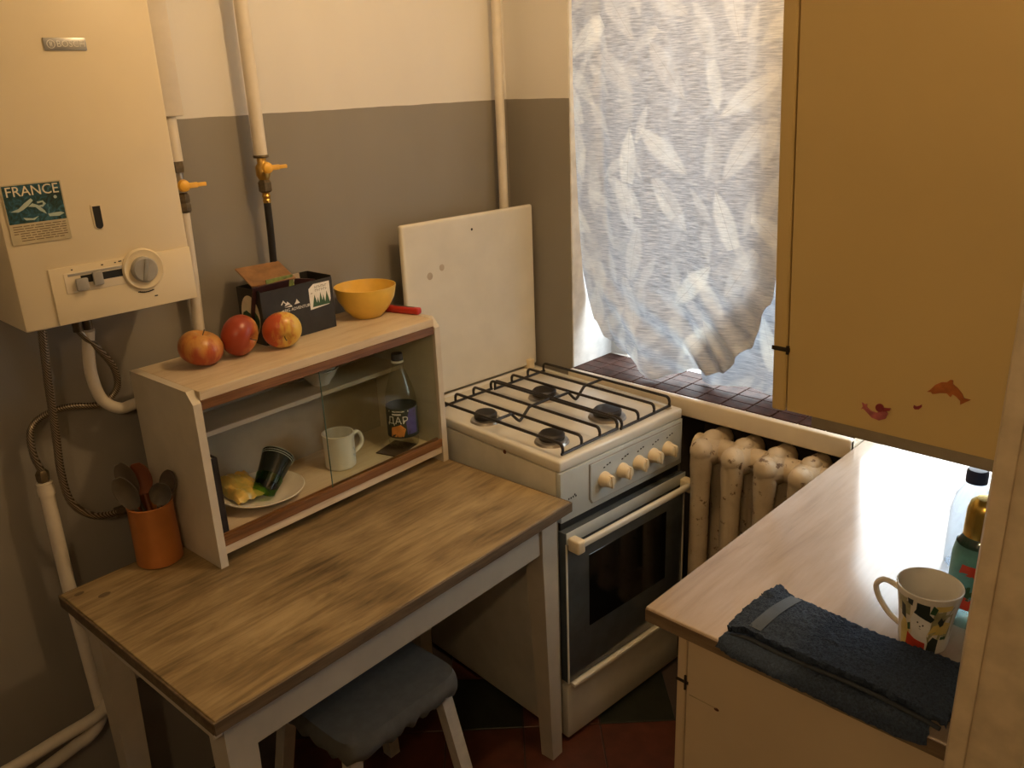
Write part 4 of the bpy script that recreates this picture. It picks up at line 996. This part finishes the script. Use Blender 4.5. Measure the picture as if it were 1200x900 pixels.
mp('olive_print', plain('print_olive', (.36, .33, .17), .4, var=.3, scale=60), [[(.18, .028), (1.25, .028), (1.25, .094), (.30, .092), (.24, .070)], [(-1.1, .066), (-.55, .066), (-.50, .098), (-1.1, .096)], [(-.25, .020), (.22, .022), (.24, .034), (-.2, .036)]], .0002)
mp('yellow_print', M['print_yellow'], [[(.15, .040), (.9, .040), (1.0, .060), (.7, .066), (.3, .058)], [(-.95, .004), (-.6, .004), (-.55, .04), (-.8, .06), (-1.0, .04)], [(.2, .086), (.85, .088), (.85, .098), (.3, .098)]])
mp('cat_print', M['print_white'], [[(-.45, .040), (.10, .036), (.22, .052), (.18, .068), (-.1, .074), (-.40, .078), (-.52, .06)], [(-.5, .022), (.2, .020), (.1, .040), (-.42, .042)]])
mp('coat_print', M['print_red'], [[(-.68, .004), (.12, .002), (.10, .022), (-.30, .026), (-.62, .034)]], .0007)
mp('hat_print', M['print_dark'], [[(-.40, .076), (.20, .064), (.30, .072), (.12, .080), (.10, .097), (-.30, .098), (-.32, .084)], [(.16, .004), (.55, .002), (.58, .03), (.35, .036), (.2, .024)], [(.42, .066), (.52, .076), (.62, .068), (.68, .074), (.64, .060), (.54, .056)], [(-.92, .060), (-.70, .056), (-.72, .082), (-.9, .086)], [(-.60, .090), (-.45, .088), (-.42, .1), (-.62, .1)]], .0008)
mp('face_print', M['print_dark'], [ell(-.24, .060, .03, .0018, 8), ell(-.05, .056, .03, .0018, 8), ell(-.15, .053, .03, .0014, 8), [(-.2, .049), (-.1, .047), (-.12, .0485)]], .0010)
mp('green_print', M['print_green'], [[(.12, .082), (.3, .080), (.36, .092), (.2, .099)], [(-.62, .038), (-.5, .04), (-.52, .054), (-.64, .05)], [(.65, .03), (.9, .03), (.9, .036), (.66, .036)]], .0006)
# jar / bottle with gold cap, partly behind the door casing
bj = thing('gold_capped_bottle', 'clear bottle with gold cap and colourful label behind the printed mug', 'bottle', (-.583, -1.608, WZ))
MB().lathe([(0, .008), (.030, 0), (.036, .004), (.038, .012), (.038, .125), (.034, .150), (.024, .166), (.020, .172), (.020, .19)], 36).build('bottle_body', M['bottle_glass'], bj)
MB().lathe([(0, .232), (.014, .231), (.022, .224), (.026, .210), (.027, .165), (.0245, .165), (0, .195)], 32).build('cap', M['gold'], bj)
MB().lathe([(.0385, .040), (.0385, .125), (.0345, .150)], 40).build('label_band', M['print_teal'], bj)
def jw(nm, mat, P_, off): b = MB(); wrap(b, [(pi + a, z) for a, z in P_], .0385 + off); b.build(nm, mat, bj)
jw('label_fruit', M['print_red'], [(-.7, .045), (.2, .040), (.3, .06), (-.5, .07)], .0004); jw('label_leaf', M['print_green'], [(-.9, .04), (.9, .04), (.9, .075), (.1, .085), (-.6, .07)], .0002); jw('label_fruit', M['print_red'], [(-.4, .105), (.7, .100), (.5, .122), (-.3, .122)], .0004)
b2_ = thing('blue_capped_bottle', 'clear plastic bottle with dark blue cap far back on the worktop', 'bottle', (-.400, -1.546, WZ))
MB().lathe([(0, .004), (.032, 0), (.036, .006), (.036, .115), (.030, .145), (.018, .165), (.017, .172)], 32).build('bottle_body', M['bottle_tinted'], b2_)
MB().lathe([(0, .198), (.016, .197), (.0185, .193), (.0185, .172), (0, .172)], 28).build('cap', M['cap_blue'], b2_)

# ================================================================ CURTAINS
def interp(tab, x):
    if x <= tab[0][0]: return tab[0][1]
    for (a, b), (c, d) in zip(tab, tab[1:]):
        if x <= c: t = (x - a) / (c - a); t = t * t * (3 - 2 * t); return b + (d - b) * t
    return tab[-1][1]
# hem height as a function of the width coordinate u (0 at the wall, 1 toward the cabinet)
HEM = [(0, 1.085), (.03, 1.02), (.08, .965), (.16, .918), (.26, .893), (.40, .876), (.48, .893), (.56, .915), (.64, .915), (.72, .93), (.85, 1.02), (.95, 1.16), (1.0, 1.30)]
def curtain_x(y, z):
    s_ = max(0, (1.75 - z) / .87)
    return .006 + .085 * s_ ** 1.6 + (.003 + .008 * s_) * sin(y * 27 + 1.3 * sin(z * 4)) * (.4 + .6 * s_) + .0015 * sin(y * 61 + z * 7)
def front(u, v):
    zb = interp(HEM, u); z = 2.40 + (zb - 2.40) * v ** .85; y = -.252 - .672 * u
    s_ = max(0, (1.25 - z) / .38); x = curtain_x(y, z) + .020 * s_ * s_ * sin(u * 11 + 1.0) + .012 * s_ * sin(u * 23 + z * 30)
    x += .014 * s_ * sin(u * 37 + z * 55 + 2 * sin(u * 9)) * (u > .1)
    # roll the selvedge back at the wall side
    x += .012 * math.exp(-u / .03) + .006 * math.exp(-((u - .16) / .02) ** 2)
    y -= .02 * s_ * (1 - u) * (1 if u < .3 else .4)
    return Vector((max(x, .004), y, max(z, .8735)))
cu = tag(MB().grid(front, 110, 130, .0012).build('curtain', M['curtain'], None, angle=80), 'grey leaf-patterned curtain panel nearest the stove, its hem gathered on the sill', 'curtain', 'leaf curtains at the window')
HEM2 = [(0, .93), (.06, .877), (.14, .8755), (.24, .885), (.33, .892), (.42, .880), (.60, .876), (1, .875)]
def back(u, v):
    zb = interp(HEM2, u); z = 2.40 + (zb - 2.40) * v ** .85; yl = -.640 - .20 * max(0.0, min(1.0, (z - 1.0) / .22)); y = yl + (-1.145 - yl) * u - .42 * u * max(0.0, min(1.0, (z - 1.30) / .35)) ** 1.5  # upper part widened behind the cabinet, unseen, to cut window light
    s_ = max(0, (1.75 - z) / .87); s2 = max(0, (1.15 - z) / .28)
    x = .052 + .050 * s_ ** 1.5 + .010 * sin(y * 40 + z * 3) * (.4 + .6 * s_) - .030 * s2 * s2 * (.5 + .5 * sin(u * 17 + 2.2)) + .010 * s2 * sin(u * 31 + z * 40)
    x = max(x, curtain_x(y, z) + .030)
    return Vector((min(max(x, .02), .175), y + .03 * s2 * sin(u * 9), max(z, .8735)))
cu2 = tag(MB().grid(back, 90, 120, .0012).build('curtain', M['curtain_b'], None, angle=80), 'paler leaf-patterned curtain panel showing beside the wall cabinet, bunched on the sill', 'curtain', 'leaf curtains at the window')
rod = thing('curtain_rod', 'white curtain rod above the window recess', 'rod', (.05, -.75, 2.42))
MB().tube([(-.005, .62, 0), (-.005, -.90, 0)], .010, 12).build('pole', M['white_frame'], rod)
for y in (.498, -.928): MB().box((-.0495, y - .012, -.016), (-.004, y + .012, .016), .002).build('bracket', M['white_frame'], rod)
